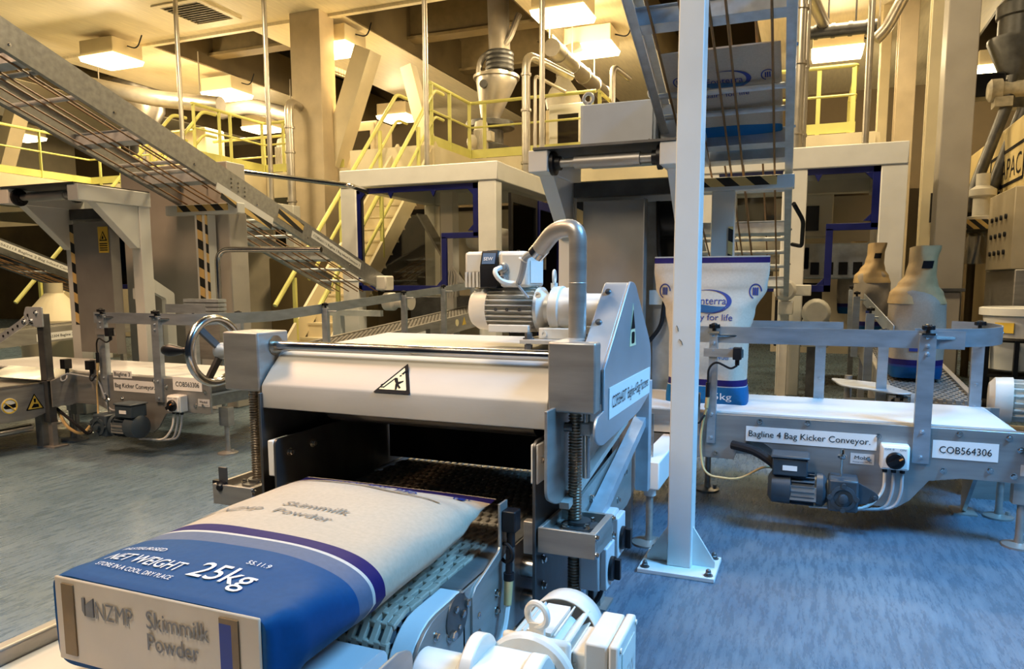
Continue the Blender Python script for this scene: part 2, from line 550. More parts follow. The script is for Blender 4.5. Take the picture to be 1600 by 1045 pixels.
# front ceiling slab with its edge fascia, then deep bays between lit soffits
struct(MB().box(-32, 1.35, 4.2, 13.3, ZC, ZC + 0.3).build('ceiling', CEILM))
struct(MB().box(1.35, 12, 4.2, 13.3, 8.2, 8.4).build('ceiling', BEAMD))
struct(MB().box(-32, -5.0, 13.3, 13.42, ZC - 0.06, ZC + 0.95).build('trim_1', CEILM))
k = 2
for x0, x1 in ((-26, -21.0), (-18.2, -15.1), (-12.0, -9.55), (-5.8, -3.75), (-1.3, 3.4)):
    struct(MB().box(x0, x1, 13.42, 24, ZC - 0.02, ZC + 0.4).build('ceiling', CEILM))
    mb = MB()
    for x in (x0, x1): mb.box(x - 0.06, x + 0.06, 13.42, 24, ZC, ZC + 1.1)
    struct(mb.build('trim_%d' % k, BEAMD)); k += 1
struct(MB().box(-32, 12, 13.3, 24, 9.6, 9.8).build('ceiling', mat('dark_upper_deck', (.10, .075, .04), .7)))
for x0, x1, y in ((-21, -18.2, 16), (-15.1, -12.0, 15.4), (-9.55, -5.8, 16.2), (-9.55, -5.8, 19), (-3.75, -1.3, 15.5), (3.4, 10, 15.2)):
    mb = MB()
    mb.box(x0, x1, y - 0.02, y + 0.02, ZC + 0.3, ZC + 1.4)
    mb.box(x0, x1, y - 0.2, y + 0.2, ZC + 0.25, ZC + 0.32)
    struct(mb.build('trim_%d' % k, mat('dim_cross_beam', (.20, .15, .07), .6))); k += 1  # tan beam colour darkened to imitate the unlit bays
mb = MB()
for i in range(5): mb.beam((-9.4, 14 + i * 1.2, 9.3), (-5.9, 15.5 + i * 1.2, 9.3), 0.2, 0.3)
struct(mb.build('trim_%d' % k, BEAMD)); k += 1
struct(MB().box(-32, 12, 24, 24.3, 0, 9.8).build('wall_back', mat('shaded_far_wall', (0.12, 0.085, 0.04), 0.7, 0, 0.15, 1)))  # wall colour darkened to stand for the unlit far end
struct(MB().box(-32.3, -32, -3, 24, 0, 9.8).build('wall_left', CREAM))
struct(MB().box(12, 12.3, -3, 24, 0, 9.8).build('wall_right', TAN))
struct(MB().box(-30, 3, 17.4, 17.6, 0, 3.3).build('wall_inner', mat('shaded_partition', (0.10, 0.07, 0.03), 0.6, 0, 0.4, 1.2)))  # dark brown put in for the shade below the platforms


def column(name, px, wpx, Y, z0, z1, m, py=200, depth=None, flange=True):
    a, b = at(px - wpx / 2, py, Y=Y), at(px + wpx / 2, py, Y=Y)
    w_ = b.x - a.x; d = depth or w_ * 0.9
    mb = MB()
    if flange:
        mb.box(a.x, b.x, Y, Y + 0.05, z0, z1)
        mb.box(a.x, b.x, Y + d - 0.05, Y + d, z0, z1)
        mb.box(a.x + w_ * .44, a.x + w_ * .56, Y + 0.05, Y + d - 0.05, z0, z1)
        mb.box(a.x - 0.08, b.x + 0.08, Y - 0.06, Y + d + 0.06, z0, z0 + 0.04)
    else:
        mb.box(a.x, b.x, Y, Y + d, z0, z1)
    return struct(mb.build(name, m, None, 0.01))


column('column', 481, 46, 13.0, 0, ZC, TAN, depth=0.5, flange=False)
column('column', 1496, 50, 9.7, 0, ZC, GREYP, depth=0.36, flange=False)
column('column', 1463, 34, 11.6, 0, ZC, CREAM)
column('column', 1412, 30, 15.0, 0, ZC, TAN, depth=0.4)
column('column', 1378, 16, 17.0, 0, ZC, CREAM, depth=0.4)
mb = MB()
mb.beam(at(502, 320, Y=13.6), at(575, 78, Y=13.6), 0.42, 0.42, (0, 1, 0))
struct(mb.build('column', CREAM))
mb = MB()
mb.beam(at(675, 250, Y=15.5), at(638, 105, Y=15.5), 0.3, 0.3, (0, 1, 0))
struct(mb.build('column', CREAM))
mb = MB()
mb.beam(at(2, 270, Y=13.7), at(27, 175, Y=13.7), 0.4, 0.4, (0, 1, 0))
struct(mb.build('column', CREAM))
# beams of the far floor below the platforms
mb = MB(); mb.beam(at(398, 312, Y=15), at(530, 332, Y=15), 0.3, 0.5)
struct(mb.build('trim_%d' % k, CREAM)); k += 1

# ------------------------------------------------------------------ ceiling lamps
LAMP = mat('lit_lamp_lens', (1, 0.9, 0.7), 0.4, emit=(1.0, 0.76, 0.40), es=9.0)
LBODY = mat('cream_lamp_housing', (0.80, 0.68, 0.44), 0.5, 0, 0.04, 3)
WARM = (1.0, 0.78, 0.46)


def lamp(px, py, label, z=6.45, wd=1.05, power=130, dp=0.8, rot=0):
    c = at(px, py, Z=z)
    t = thing('ceiling_lamp', label, 'lamp', c, 'box lamps under the ceiling')
    mb = MB().box(c.x - wd / 2, c.x + wd / 2, c.y - dp / 2, c.y + dp / 2, z + 0.06, z + 0.42)
    mb.box(c.x - 0.2, c.x + 0.2, c.y - 0.1, c.y + 0.1, z + 0.42, ZC - 0.02)
    mb.build('housing', LBODY, t, 0.015)
    mb = MB().prism([(-wd / 2 - .02, -dp / 2 - .02), (wd / 2 + .02, -dp / 2 - .02), (wd / 2 + .02, dp / 2 + .02), (-wd / 2 - .02, dp / 2 + .02)], lambda u, v, d: c + Vector((u * (1 - 0.06 * (d < 0)), v * (1 - 0.06 * (d < 0)), d)), -0.04, 0.06)
    mb.build('lens', LAMP, t)
    mb = MB().tube(fillet([(c.x + wd / 2, c.y, z + 0.3), (c.x + wd / 2 + 0.3, c.y, z + 0.2), (c.x + wd / 2 + 0.35, c.y + .1, ZC - 0.02)], 0.2), 0.015, 6)
    mb.build('supply_cable', RUBBER, t)
    l = bpy.data.lights.new('lamp_glow', 'POINT'); l.shadow_soft_size = .12; l.energy = power * 3.1; l.color = WARM
    o = bpy.data.objects.new('lamp_glow', l); COL.objects.link(o); o.location = c + Vector((0, 0, -0.22)); return t


lamp(175, 97, 'box lamp at the upper left, above the big sloping conveyor')
lamp(355, 150, 'box lamp over the yellow railings left of the tan column')
lamp(525, 80, 'box lamp tucked just right of the tan column', power=70)
lamp(622, 186, 'low far box lamp behind the yellow stair rails', power=90)
lamp(880, 27, 'box lamp highest in the photo, left of the leaning steel rail')
lamp(925, 80, 'box lamp above the pale blue cabinet with lifting eyes')
lamp(1308, 85, 'box lamp over the yellow landing beside the tall pipes', power=110)
lamp(1562, 110, 'box lamp at the upper right behind the dark pipework', power=60)
lamp(410, 203, 'distant box lamp behind the thin pole left of the tan column', power=70)
lamp(40, 217, 'distant box lamp at the left edge behind the yellow rails', power=25)
# unseen lights above the view, continuing the lamp rows; some added to brighten the enclosures
for x, y, p in ((-10.3, 8.6, 190), (-5.0, 7.4, 270), (0.4, 6.9, 150), (0.5, 12.4, 120), (-15.4, 7.6, 120), (4.5, 10, 25)):
    l = bpy.data.lights.new('lamp_glow', 'AREA'); l.shape = 'RECTANGLE'; l.size = 1.05; l.size_y = 0.8; l.energy = p * 1.6; l.color = WARM
    o = bpy.data.objects.new('lamp_glow', l); COL.objects.link(o); o.location = (x, y, 6.6)

# ceiling vent
c = at(308, 19, Z=ZC)
t = thing('ceiling_vent', 'square louvred vent set flush in the cream ceiling', 'vent', c)
mb = MB()
for s in (-1, 1):
    mb.box(c.x - .62, c.x + .62, c.y + s * .56 - .06, c.y + s * .56 + .06, ZC - .03, ZC)
    mb.box(c.x + s * .56 - .06, c.x + s * .56 + .06, c.y - .5, c.y + .5, ZC - .03, ZC)
mb.build('frame', CEILM, t)
mb = MB()
for i in range(10):
    y = c.y - .45 + i * .1
    mb.obox((c.x, y, ZC - .012), (.5, 0, 0), (0, .035, .012), (0, -.002, .006))
mb.build('louvres', BEAMD, t)

# ------------------------------------------------------------------ platforms, railings, stairs
def railing(label, pts, posts, group=None, kick=True, h=1.07, kickpts=None):
    """yellow handrail along pts at floor ZP, with posts at the given fractions of each run"""
    t = thing('handrail', label, 'railing', pts[0], 'yellow platform railings')
    top = [Vector(p) + Vector((0, 0, h)) for p in pts]; mid = [Vector(p) + Vector((0, 0, h * .55)) for p in pts]
    MB().tube(fillet(top, 0.08), 0.035, 8).build('top_rail', YELLOW, t)
    MB().tube(fillet(mid, 0.05), 0.022, 8).build('mid_rail', YELLOW, t)
    for i in range(len(pts) - 1):
        a, b = Vector(pts[i]), Vector(pts[i + 1])
        for f in posts[i]:
            p = a.lerp(b, f)
            MB().box(p.x - .035, p.x + .035, p.y - .012, p.y + .012, p.z - .1, p.z + h - .02).build('post', YELLOW, t)
        if kick:
            d = (b - a).normalized()
            MB().beam(a + Vector((0, 0, 0.06)), b + Vector((0, 0, 0.06)), 0.02, 0.17).build('toe_board', YELLOW, t)
    return t


YB = 13.62
def platform(label, x0, x1, y0, y1):
    t = thing('platform', label, 'platform', ((x0 + x1) / 2, (y0 + y1) / 2, ZP))
    MB().box(x0, x1, y0, y1, ZP - 0.12, ZP - 0.06).build('deck', TAN, t)
    mb = MB()
    mb.box(x0 - .03, x1 + .03, y0 - 0.1, y0 + .02, ZP - 0.62, ZP - 0.05)
    mb.box(x1 - .02, x1 + .1, y0, y1, ZP - 0.62, ZP - 0.05)
    mb.box(x0 - .1, x0 + .02, y0, y1, ZP - 0.62, ZP - 0.05)
    mb.build('edge_beam', CREAM, t)
    return t


platform('cream platform deck running across the hall behind the packing enclosures', -24, 0.9, YB, 17.3)
platform('short cream landing at the head of the middle yellow stair', -8.3, -6.65, 11.95, YB - .13)
platform('short cream landing at the head of the stair behind the sloping conveyor', -13.5, -11.9, 11.95, YB - .13)
platform('cream landing at far left above the low sloping conveyor', -19.2, -17.5, 11.0, YB - .13)
railing('yellow railing from the stair head round the corner to the tall pipes', [(-6.62, 11.95, ZP), (-6.62, YB, ZP), (-3.95, YB - .02, ZP)], [(0.02, 0.45, 0.97), (0.12, 0.97)])
railing('short yellow railing right of the glazed white door', [(-3.9, YB, ZP), (-3.9, YB + 3.2, ZP)], [(0.02, 0.5, 0.98)], kick=False)
railing('yellow railing on the landing right of the bag conveyor rails', [(-1.5, YB - .02, ZP), (0.60, YB - .02, ZP), (0.60, YB + 2.6, ZP)], [(0.1, 0.72, 0.98), (0.3, 0.6, 0.98)])
railing('yellow railing in front of the far landing left of the tan column', [(-11.88, 11.5, ZP), (-11.88, YB - .05, ZP), (-9.7, YB - .05, ZP)], [(0.02, 0.35, 0.5, 0.97), (0.25,)])
railing('second yellow railing deeper behind the far landing', [(-14.6, 14.8, ZP), (-10.5, 14.8, ZP)], [(0.05, 0.4, 0.7, 0.9)], kick=False)
railing('yellow railing at the left edge over the low conveyor', [(-18.9, 10.95, ZP), (-17.5, 10.95, ZP), (-17.5, YB - .1, ZP), (-13.9, YB - .1, ZP)], [(0.35, 0.98), (0.5,), (0.1, 0.3, 0.5, 0.7)])
railing('yellow railing high at the right edge behind the grey column', [(2.6, 11.5, 3.4), (3.3, 11.5, 3.4), (4.1, 8.2, 3.4)], [(0.1, 0.6), (0.1, 0.5, 0.9)], kick=False)


def stair(label, xl, xr, ytop, ybot):
    """steep stair rising away from the camera"""
    z1 = ZP - 0.05; y1 = ytop; s = 1.08
    y0 = y1 - z1 / s
    t = thing('stair', label, 'stairs', ((xl + xr) / 2, y0, 0))
    for x in (xl, xr):
        MB().beam((x, y0, 0.12), (x, y1, z1), 0.05, 0.30, (0, -1, 1)).build('stringer', CREAM, t)
    n = 17
    mb = MB()
    for i in range(1, n):
        z = z1 * i / n; y = y0 + (y1 - y0) * i / n
        mb.box(xl, xr, y - 0.02, y + 0.24, z - 0.03, z)
        mb.box(xl, xr, y + 0.2, y + 0.22, z, z + z1 / n)
    mb.build('treads', CREAM, t)
    for x in (xl, xr):
        for h, nm, r in ((1.02, 'handrail', .035), (0.55, 'handrail', .028)):
            e = (y0 - .1 + (.8 if h < 1 else 0))
            pts = [(x, e, (e - y0) * s + h + .05), (x, y1 - .1, z1 + h), (x, y1 + .25, z1 + h)]
            MB().tube(fillet(pts, 0.12), r, 8).build(nm, YELLOW, t)
        for f in (0.1, 0.45, 0.8):
            y = y0 + (y1 - y0) * f
            MB().box(x - .03, x + .03, y - .02, y + .02, (y - y0) * s, (y - y0) * s + 1.0).build('rail_post', YELLOW, t)
    return t


stair('cream stair with yellow rails rising behind the packing enclosure in the middle', -7.42, -6.62, 12.2, 0)
stair('cream stair with yellow rails rising behind the left stainless tower', -12.72, -11.9, 11.9, 0)

# ------------------------------------------------------------------ pipes
def pole(px, label, Y=11.2, z0=2.95, z1=ZC, r=0.045, py=200, m=PIPEM, name='drop_pipe', bend=None, rings=()):
    c = at(px, py, Y=Y)
    o = MB()
    if bend: pts = fillet([(c.x, Y, z0), (c.x, Y, bend[2]), (c.x + bend[0], Y + bend[1], bend[2])], r * 3.5)
    else: pts = [(c.x, Y, z0), (c.x, Y, z1)]
    o.tube(pts, r, 14)
    for z in rings: o.cyl((c.x, Y, z - .02), (c.x, Y, z + .02), r * 1.25, n=14)
    o = o.build(name, m, None, base=(c.x, Y, z0))
    return tag(o, label, 'pipe')


pole(280, 'thin vertical steel pipe behind the big sloping conveyor', py=120, z0=0.2)
pole(417, 'thin vertical steel pipe just left of the tan column', py=120, z0=0.5)
pole(665, 'thin vertical steel pipe before the yellow stair rails', py=120)
pole(847, 'thin vertical steel pipe right of the fat bent pipe', py=120)
pole(1357, 'thin vertical steel pipe left of the leaning tan columns', py=120)
pole(822, 'fat bent steel pipe left of the glazed white door', Y=12.0, z0=0, r=0.075, bend=(0.3, 1.6, 5.25), rings=(3.4, 4.3, 4.9))
pole(836, 'slender bent pipe beside the fat bent pipe', Y=12.1, z0=0, r=0.03, bend=(0.15, 1.2, 4.9))
pole(452, 'fat bent steel pipe touching the left side of the tan column', Y=12.4, z0=0, r=0.085, bend=(-0.5, 1.6, 5.05), rings=(3.0, 4.0, 4.5))
pole(1247, 'fat bent steel pipe right of the bag conveyor rails', Y=10.5, z0=2.85, r=0.09, py=120, bend=(0.3, 2.0, 5.3), rings=(3.3, 4.2, 4.9))
pole(1258, 'slender steel pipe beside the fat pipe near the yellow landing', Y=10.7, z0=2.9, r=0.045, py=120, rings=(3.3, 4.2))
pole(956, 'short bent pipe under the ceiling behind the pale blue cabinet', Y=14.4, z0=3.9, r=0.06, bend=(0.1, 1.0, 5.6))
# ducts under the ceiling
def duct(name, label, pts, r, m=PIPEM, rings=0):
    mb = MB().tube(fillet(pts, r * 3), r, 14)
    P_ = [Vector(p) for p in pts]
    for i in range(rings):
        f = (i + .5) / rings; p = P_[0].lerp(P_[-1], f); d = (P_[-1] - P_[0]).normalized()
        if len(pts) == 2: mb.cyl(p - d * .03, p + d * .03, r * 1.12, n=14)
    for p in (P_[0].lerp(P_[1], .3), P_[-1].lerp(P_[-2], .3)):
        if p.z < ZC - .1: mb.cyl(p, (p.x, p.y, ZC), .015, n=6)
    return tag(mb.build(name, m, None, base=pts[0]), label, 'duct')


duct('air_duct', 'long round duct under the ceiling above the glazed white door', [at(862, 74, Y=13.5), at(950, 152, Y=18)], 0.17, rings=5)
duct('air_duct', 'round duct crossing behind the left yellow railings', [at(120, 128, Y=13.9), at(240, 154, Y=14.0), at(345, 164, Y=14.3)], 0.2)
duct('air_duct', 'swan-neck duct below the low lamp left of the tan column', [at(345, 175, Y=17), at(390, 165, Y=17), at(420, 172, Y=17), at(470, 185, Y=17)], 0.22)
duct('ribbed_pipe', 'horizontal steel pipe under the ceiling left of the tall thin pipe at right', [at(1262, 52, Y=12.5), at(1370, 40, Y=12.5)], 0.1, m=DSTEEL, rings=4)
duct('curved_pipe', 'curved steel pipe rising to the ceiling near the leaning columns', [at(1368, 62, Y=12), at(1385, 45, Y=12), at(1412, -5, Y=12)], 0.085)
# perforated cable trays
def tray(label, a, b):
    a, b = Vector(a), Vector(b); d = b - a
    t = thing('cable_tray', label, 'cable tray', a)
    MB().beam(a, b, 0.3, 0.03).build('tray_base', BEAMD, t)
    mb = MB()
    for i in range(14): 
        p = a.lerp(b, (i + .5) / 14)
        mb.beam(p + Vector((0.16, 0, -.08)), p + Vector((0.16, 0, .08)), 0.09, 0.03, (1, 0, 0))
    mb.build('side_slots', CREAM, t)
    for f in (.2, .8):
        p = a.lerp(b, f); MB().cyl(p, (p.x, p.y, max(ZC, p.z + .1)), .015, n=6).build('hanger', BEAMD, t)
tray('slotted cable tray beside the lamp over the pale blue cabinet', at(850, 62, Y=13.6), at(888, 98, Y=15.2))
tray('slotted cable tray behind the bright brace right of the tan column', at(500, 105, Y=15), at(560, 128, Y=15.5))

# ------------------------------------------------------------------ process equipment on the platforms
Yh = 15.2
def cone_hopper():
    c = at(776, 160, Y=Yh)
    t = thing('powder_hopper', 'steel powder hopper with a slanting cone standing on the platform', 'hopper', (c.x, Yh, ZP))
    zt, zb = at(776, 122, Y=Yh).z, at(776, 186, Y=Yh).z
    mb = MB()
    rt, rb = 0.46, 0.20
    def f(u, v):
        a = 2 * PI * u; z = zt + (zb - zt) * v
        k_ = max(0, (v - .1) / .9)
        cx = c.x - 0.16 * k_
        r = rt + (rb - rt) * k_
        return Vector((cx + r * math.cos(a), Yh + r * math.sin(a), z))
    mb.grid(f, 28, 10, True, True)
    mb.build('cone', PIPEM, t)
    MB().lathe((c.x, Yh, zt), (0, 0, 1), [(.52, -.03), (.52, .03), (.3, .06), (.3, .12)], 24).build('lid', PIPEM, t)
    mb = MB()
    for i in range(4): mb.torus((c.x + .08, Yh, zt + .2 + i * .1), (0, 0, 1), .26, .06, 24, 8)
    mb.build('bellows', DSTEEL, t)
    MB().cyl((c.x + .08, Yh, zt + .5), (c.x + .02, Yh, zt + 2.6), .24, n=20).build('inlet_pipe', PIPEM, t)
    MB().tube(fillet([(c.x - .4, Yh - .1, zt), (c.x - .35, Yh - .1, zt + .45), (c.x + .3, Yh - .1, zt + .65), (c.x + .55, Yh, zt + 1.3)], .25), .07, 10).build('vent_pipe', PIPEM, t)
    MB().cyl((c.x - .12, Yh - .46, zt - .22), (c.x - .12, Yh - .38, zt - .22), .09, n=16).build('sight_glass', DSTEEL, t)
    MB().lathe((c.x - .16, Yh, ZP), (0, 0, 1), [(.42, 0), (.42, .5), (.3, .55), (.3, zb - ZP - .25), (.55, zb - ZP - .2), (.55, zb - ZP - .08), (.22, zb - ZP)], 24).build('sieve_body', DSTEEL, t)
    return t
cone_hopper()


def upright_motor(px, py, Y, label, s=1.0, m=MOTORW):
    c = at(px, py, Y=Y)
    t = thing('vibrator_motor', label, 'motor', (c.x, Y, ZP))
    mb = MB().lathe((c.x, Y, c.z), (0, 0, 1), [(.12 * s, -.42 * s), (.17 * s, -.38 * s), (.17 * s, .25 * s), (.14 * s, .36 * s), (.05 * s, .4 * s)], 20)
    mb.build('motor_body', m, t)
    mb = MB()
    for i in range(7): mb.box(c.x - .11 * s + i * .035 * s, c.x - .1 * s + i * .035 * s, Y - .2 * s, Y - .15 * s, c.z - .3 * s, c.z + .15 * s)
    mb.build('cooling_fins', m, t)
    MB().box(c.x + .15 * s, c.x + .3 * s, Y - .1, Y + .1, c.z - .1 * s, c.z + .12 * s).build('terminal_box', m, t)
    MB().box(c.x - .16 * s, c.x + .16 * s, Y - .14, Y + .14, ZP - .06, c.z - .38 * s).build('stand', DSTEEL, t)
    return t
upright_motor(752, 215, 14.4, 'white upright motor on the platform left of the powder hopper', 0.9)
upright_motor(443, 240, 14.2, 'white upright motor left of the tan column', 0.9)
c = at(738, 222, Y=14.2)
tag(MB().sphere((c.x, 14.2, c.z), (.12, .12, .16)).cyl((c.x, 14.2, ZP - .06), (c.x, 14.2, c.z), .06).build('valve_actuator', MOTORW, None, base=(c.x, 14.2, ZP)), 'small white valve head beside the upright motor on the platform', 'valve')
# sifter with ball head and glazed door
c = at(880, 150, Y=15.4)
t = thing('sifter', 'white ball-shaped sifter with an elbow pipe above the glazed door', 'sifter', (c.x, 15.4, ZP))
MB().lathe((c.x, 15.4, c.z), (0, 0, 1), [(.2, -.4), (.36, -.3), (.40, -.1), (.30, .12), (.17, .3), (.12, .5)], 24).build('body', MOTORW, t)
MB().tube(fillet([(c.x, 15.4, c.z + .4), (c.x, 15.4, c.z + .9), (c.x + .3, 15.8, c.z + 1.1)], .3), .16, 14).build('elbow_pipe', PIPEM, t)
MB().box(c.x - .3, c.x + .3, 15.1, 15.7, ZP - .06, c.z - .35).build('pedestal', CREAM, t)
def glazed(label, px0, px1, py0, py1, Y, m=CREAM):
    a, b = at(px0, py0, Y=Y), at(px1, py1, Y=Y)
    x0, x1, z1, z0 = a.x, b.x, a.z, ZP - .06
    t = thing('glazed_cabinet', label, 'cabinet', ((x0 + x1) / 2, Y, z0))
    wd = (x1 - x0)
    MB().box(x0, x1, Y + .05, Y + .7, z0, z1).build('body', m, t, .02)
    mb = MB(); e = wd * .2
    mb.box(x0 + .05, x1 - .05, Y, Y + .05, z0 + .05, z0 + .22); mb.box(x0 + .05, x1 - .05, Y, Y + .05, z1 - .22, z1 - .05)
    mb.box(x0 + .05, x0 + .05 + e, Y, Y + .05, z0 + .22, z1 - .22); mb.box(x1 - .05 - e * .5, x1 - .05, Y, Y + .05, z0 + .22, z1 - .22)
    mb.build('door_frame', m, t)
    MB().box(x0 + .05 + e, x1 - .05 - e * .5, Y + .02, Y + .03, z0 + .22, z1 - .22).build('door_pane', mat('dark_door_glass', (.03, .025, .02), .08, 0), t)
    return t
glazed('white cabinet with a glazed door behind the yellow railing at centre', 856, 913, 163, 236, 14.2, WHITE)
glazed('cream cabinet with a glazed door between the bright brace and stair rails', 532, 588, 192, 262, 14.2)
c = at(240, 215, Y=15.5)
tag(MB().box(at(225, 200, Y=15.5).x, at(320, 200, Y=15.5).x, 15.5, 16.2, ZP - .06, at(250, 205, Y=15.5).z).build('machine_casing', CREAM, None, .03), 'cream machine casing behind the yellow rails over the big sloping conveyor', 'machine')
# silo behind the left rails
c = at(232, 160, Y=17)
t = thing('powder_hopper', 'round tan powder hopper under the ceiling left of the thin pipe', 'hopper', (c.x, 16.6, ZP))
MB().lathe((c.x, 16.6, c.z), (0, 0, 1), [(.3, -1.2), (.75, -.35), (.75, .55), (.5, .6)], 26).build('vessel', PIPEM, t)
MB().cyl((c.x, 16.6, ZP - .06), (c.x, 16.6, c.z - 1.1), .3).build('outlet', DSTEEL, t)

# ================================================================== BAG LINES
UX, UY, UZ = Vector((1, 0, 0)), Vector((0, 1, 0)), Vector((0, 0, 1))


def cable(parent, pts, r, m, name='cable', fr=0.06):
    return MB().tube(fillet(pts, fr, 5), r, 7).build(name, m, parent)


def sensor(parent, p, s=1.0, name='photo_sensor'):
    p = Vector(p)
    mb = MB().box(p.x - .02 * s, p.x + .02 * s, p.y - .03 * s, p.y + .02 * s, p.z - .03 * s, p.z + .03 * s)
    mb.cyl(p + Vector((0, 0, -.03 * s)), p + Vector((0, 0, -.06 * s)), .011 * s, n=10)
    return mb.build(name, BLACK, parent, 0.004)


def kicker(dx, line, P):
    t = thing('bag_kicker_conveyor', P['label'], 'conveyor', (0.2 + dx, 4.38, 0))
    x0, x1 = P['x0'] + dx, 1.0 + dx
    # belt loop with end rollers
    prof = round2([(x0, .45), (x1, .45), (x1, .592), (x0, .592)], .07, 6)
    MB().py(prof, 4.03, 4.72).build('belt', BELTW, t, 0)
    pl = P['panel'] + dx
    pts = [(pl, .583), (x1 + .05, .583), (x1 + .05, .335), (.74 + dx, .335), (.60 + dx, .31), (.52 + dx, .20), (.46 + dx, .155), (.30 + dx, .155), (.05 + dx, .28), (-.12 + dx, .335)]
    if line == 4: pts += [(-.14 + dx, .40), (-.20 + dx, .44), (-.28 + dx, .44), (-.33 + dx, .40), (-.35 + dx, .335)]
    pts += [(pl, .335)]
    MB().py(pts, 3.985, 4.0).build('front_panel', STEELX, t, 0.002)
    MB().box(x0 + .1, x1 + .05, 4.75, 4.765, .335, .583).build('back_panel', STEELX, t)
    mb = MB().box(x0 + .1, x1, 4.0, 4.03, .52, .585).box(x0 + .1, x1, 4.72, 4.75, .52, .585).box(x0 + .2, x1 - .1, 4.03, 4.72, .36, .44)
    mb.build('frame_rails', STEELX, t)
    MB().cyl((x1 - .02, 4.0, .52), (x1 - .02, 4.75, .52), .045).build('end_roller', DSTEEL, t)
    mb = MB()
    for bx, bz in P['bolts']: mb.bolt((bx + dx, 3.985, bz), (0, -1, 0), .011, .010)
    each(mb, 'bolt', POLISH, t)
    # labels
    for (lx, lz, lw, lh, rows) in P['signs']:
        pp = plate(t, (lx + dx, 3.984, lz), UX, UZ, lw, lh)
        for (s, ox, oz, h, wd) in rows: text(pp, s, (lx + dx + ox, 3.982, lz + oz), UX, UZ, h, INK, wd)
    lx, lz = P['lube']; lx += dx
    pp = plate(t, (lx, 3.984, lz), UX, UZ, .112, .055, GREYBOX, 'lubricant_plate')
    text(pp, 'Mobil', (lx + .02, 3.982, lz + .026), UX, UZ, .018, INK, .07)
    text(pp, 'Mobilgrease FM 222', (lx + .012, 3.982, lz + .009), UX, UZ, .006, INK, .09)
    # isolator switch
    sx, sz = P['switch']; sx += dx
    sw = MB().box(sx, sx + .13, 3.91, 3.985, sz, sz + .125).build('isolator_switch', HDPE, t, .008)
    MB().box(sx + .008, sx + .122, 3.902, 3.912, sz + .008, sz + .117).build('switch_cover', LABELM, sw, .004)
    kc = Vector((sx + .065, 3.90, sz + .052))
    MB().lathe(kc, (0, -1, 0), [(.043, 0), (.043, .012), (.036, .02)], 24).obox(kc + Vector((0, -.025, 0)), (.03, 0, .02), (0, .012, 0), (-.006, 0, .009)).build('rotary_knob', BLACK, sw)
    MB().obox(kc + Vector((.022, -.038, .0147)), (.008, 0, .005), (0, .001, 0), (-.002, 0, .003)).build('pointer_mark', REDP, sw)
    text(sw, 'OFF 0     ON', (sx + .015, 3.902, sz + .103), UX, UZ, .008, INK, .095)
    for i in range(3): MB().cyl((sx + .025 + i * .04, 3.945, sz), (sx + .025 + i * .04, 3.945, sz - .02), .012, n=10).build('cable_gland', BLACK, sw)
    # drive gear motor
    mx, my, mz, s = P['motor'][0] + dx, P['motor'][1], P['motor'][2], P['motor'][3]    # s=+1: gearbox to the right
    X = lambda a: mx + s * a
    dm = MB().lathe((X(0), my, mz), (s, 0, 0), [(.055, 0), (.085, .02), (.088, .11), (.08, .115)], 24).build('drive_motor', MOTORG, t)
    mb = MB().cyl((X(.11), my, mz), (X(.24), my, mz), .072, n=20)
    for i in range(20):
        a = 2 * PI * i / 20
        mb.obox((X(.17), my + math.cos(a) * .077, mz + math.sin(a) * .077), (.055, 0, 0), (0, math.cos(a) * .01, math.sin(a) * .01), (0, -math.sin(a) * .002, math.cos(a) * .002))
    mb.build('cooling_fins', MOTORG, dm)
    MB().lathe((X(.235), my, mz), (s, 0, 0), [(.085, 0), (.085, .03), (.06, .05), (.06, .07)], 20).build('flange', MOTORG, dm)
    mb = MB().box(X(.29), X(.43), my - .075, my + .075, mz - .085, mz + .08)
    mb.build('gearbox', MOTORG, dm, .012)
    g = MB().lathe((X(.36), my - .075, mz - .01), (0, -1, 0), [(.062, 0), (.062, .012), (.045, .014), (.045, .006), (.022, .006), (.022, .03), (.012, .034)], 22)
    for i in range(4):
        a = PI / 4 + i * PI / 2
        g.lathe((X(.36) + math.cos(a + PI / 4) * .062, my - .075, mz - .01 + math.sin(a + PI / 4) * .062), (0, -1, 0), [(.012, 0), (.012, .016)], 10)
    g.build('output_hub', MOTORG, dm)
    b = MB().box(X(.02), X(.19), my - .075, my + .06, mz + .075, mz + .165).box(X(.012), X(.198), my - .083, my + .068, mz + .165, mz + .18)
    b.build('terminal_box', MOTORG, dm, .008)
    MB().box(X(.07), X(.14), my - .078, my - .075, mz + .105, mz + .13).build('rating_label', LABELM, dm)
    MB().box(X(.11), X(.235), my - .079, my - .0775, mz - .045, mz + .03).build('rating_plate', STEEL, dm)
    mb = MB().prism(round2([(.43, .06), (.43, -.05), (.50, -.035), (.53, 0), (.50, .025)], [.0, .0, .02, .03, .02]), lambda u, v, d: Vector((X(u), d, mz + v)), my - .03, my - .018)
    mb.bolt((X(.505), my - .03, mz - .005), (0, -1, 0), .012, .012)
    mb.build('torque_arm', MOTORG, dm)
    mb = MB().cyl((X(.35), my + .0, mz + .08), (X(.35), my, mz + .20), .006, n=8).lathe((X(.35), my, mz + .17), (0, 0, 1), [(.012, 0), (.022, .008), (.022, .018), (.012, .026), (.009, .05)], 12)
    mb.build('breather_valve', POLISH, dm)
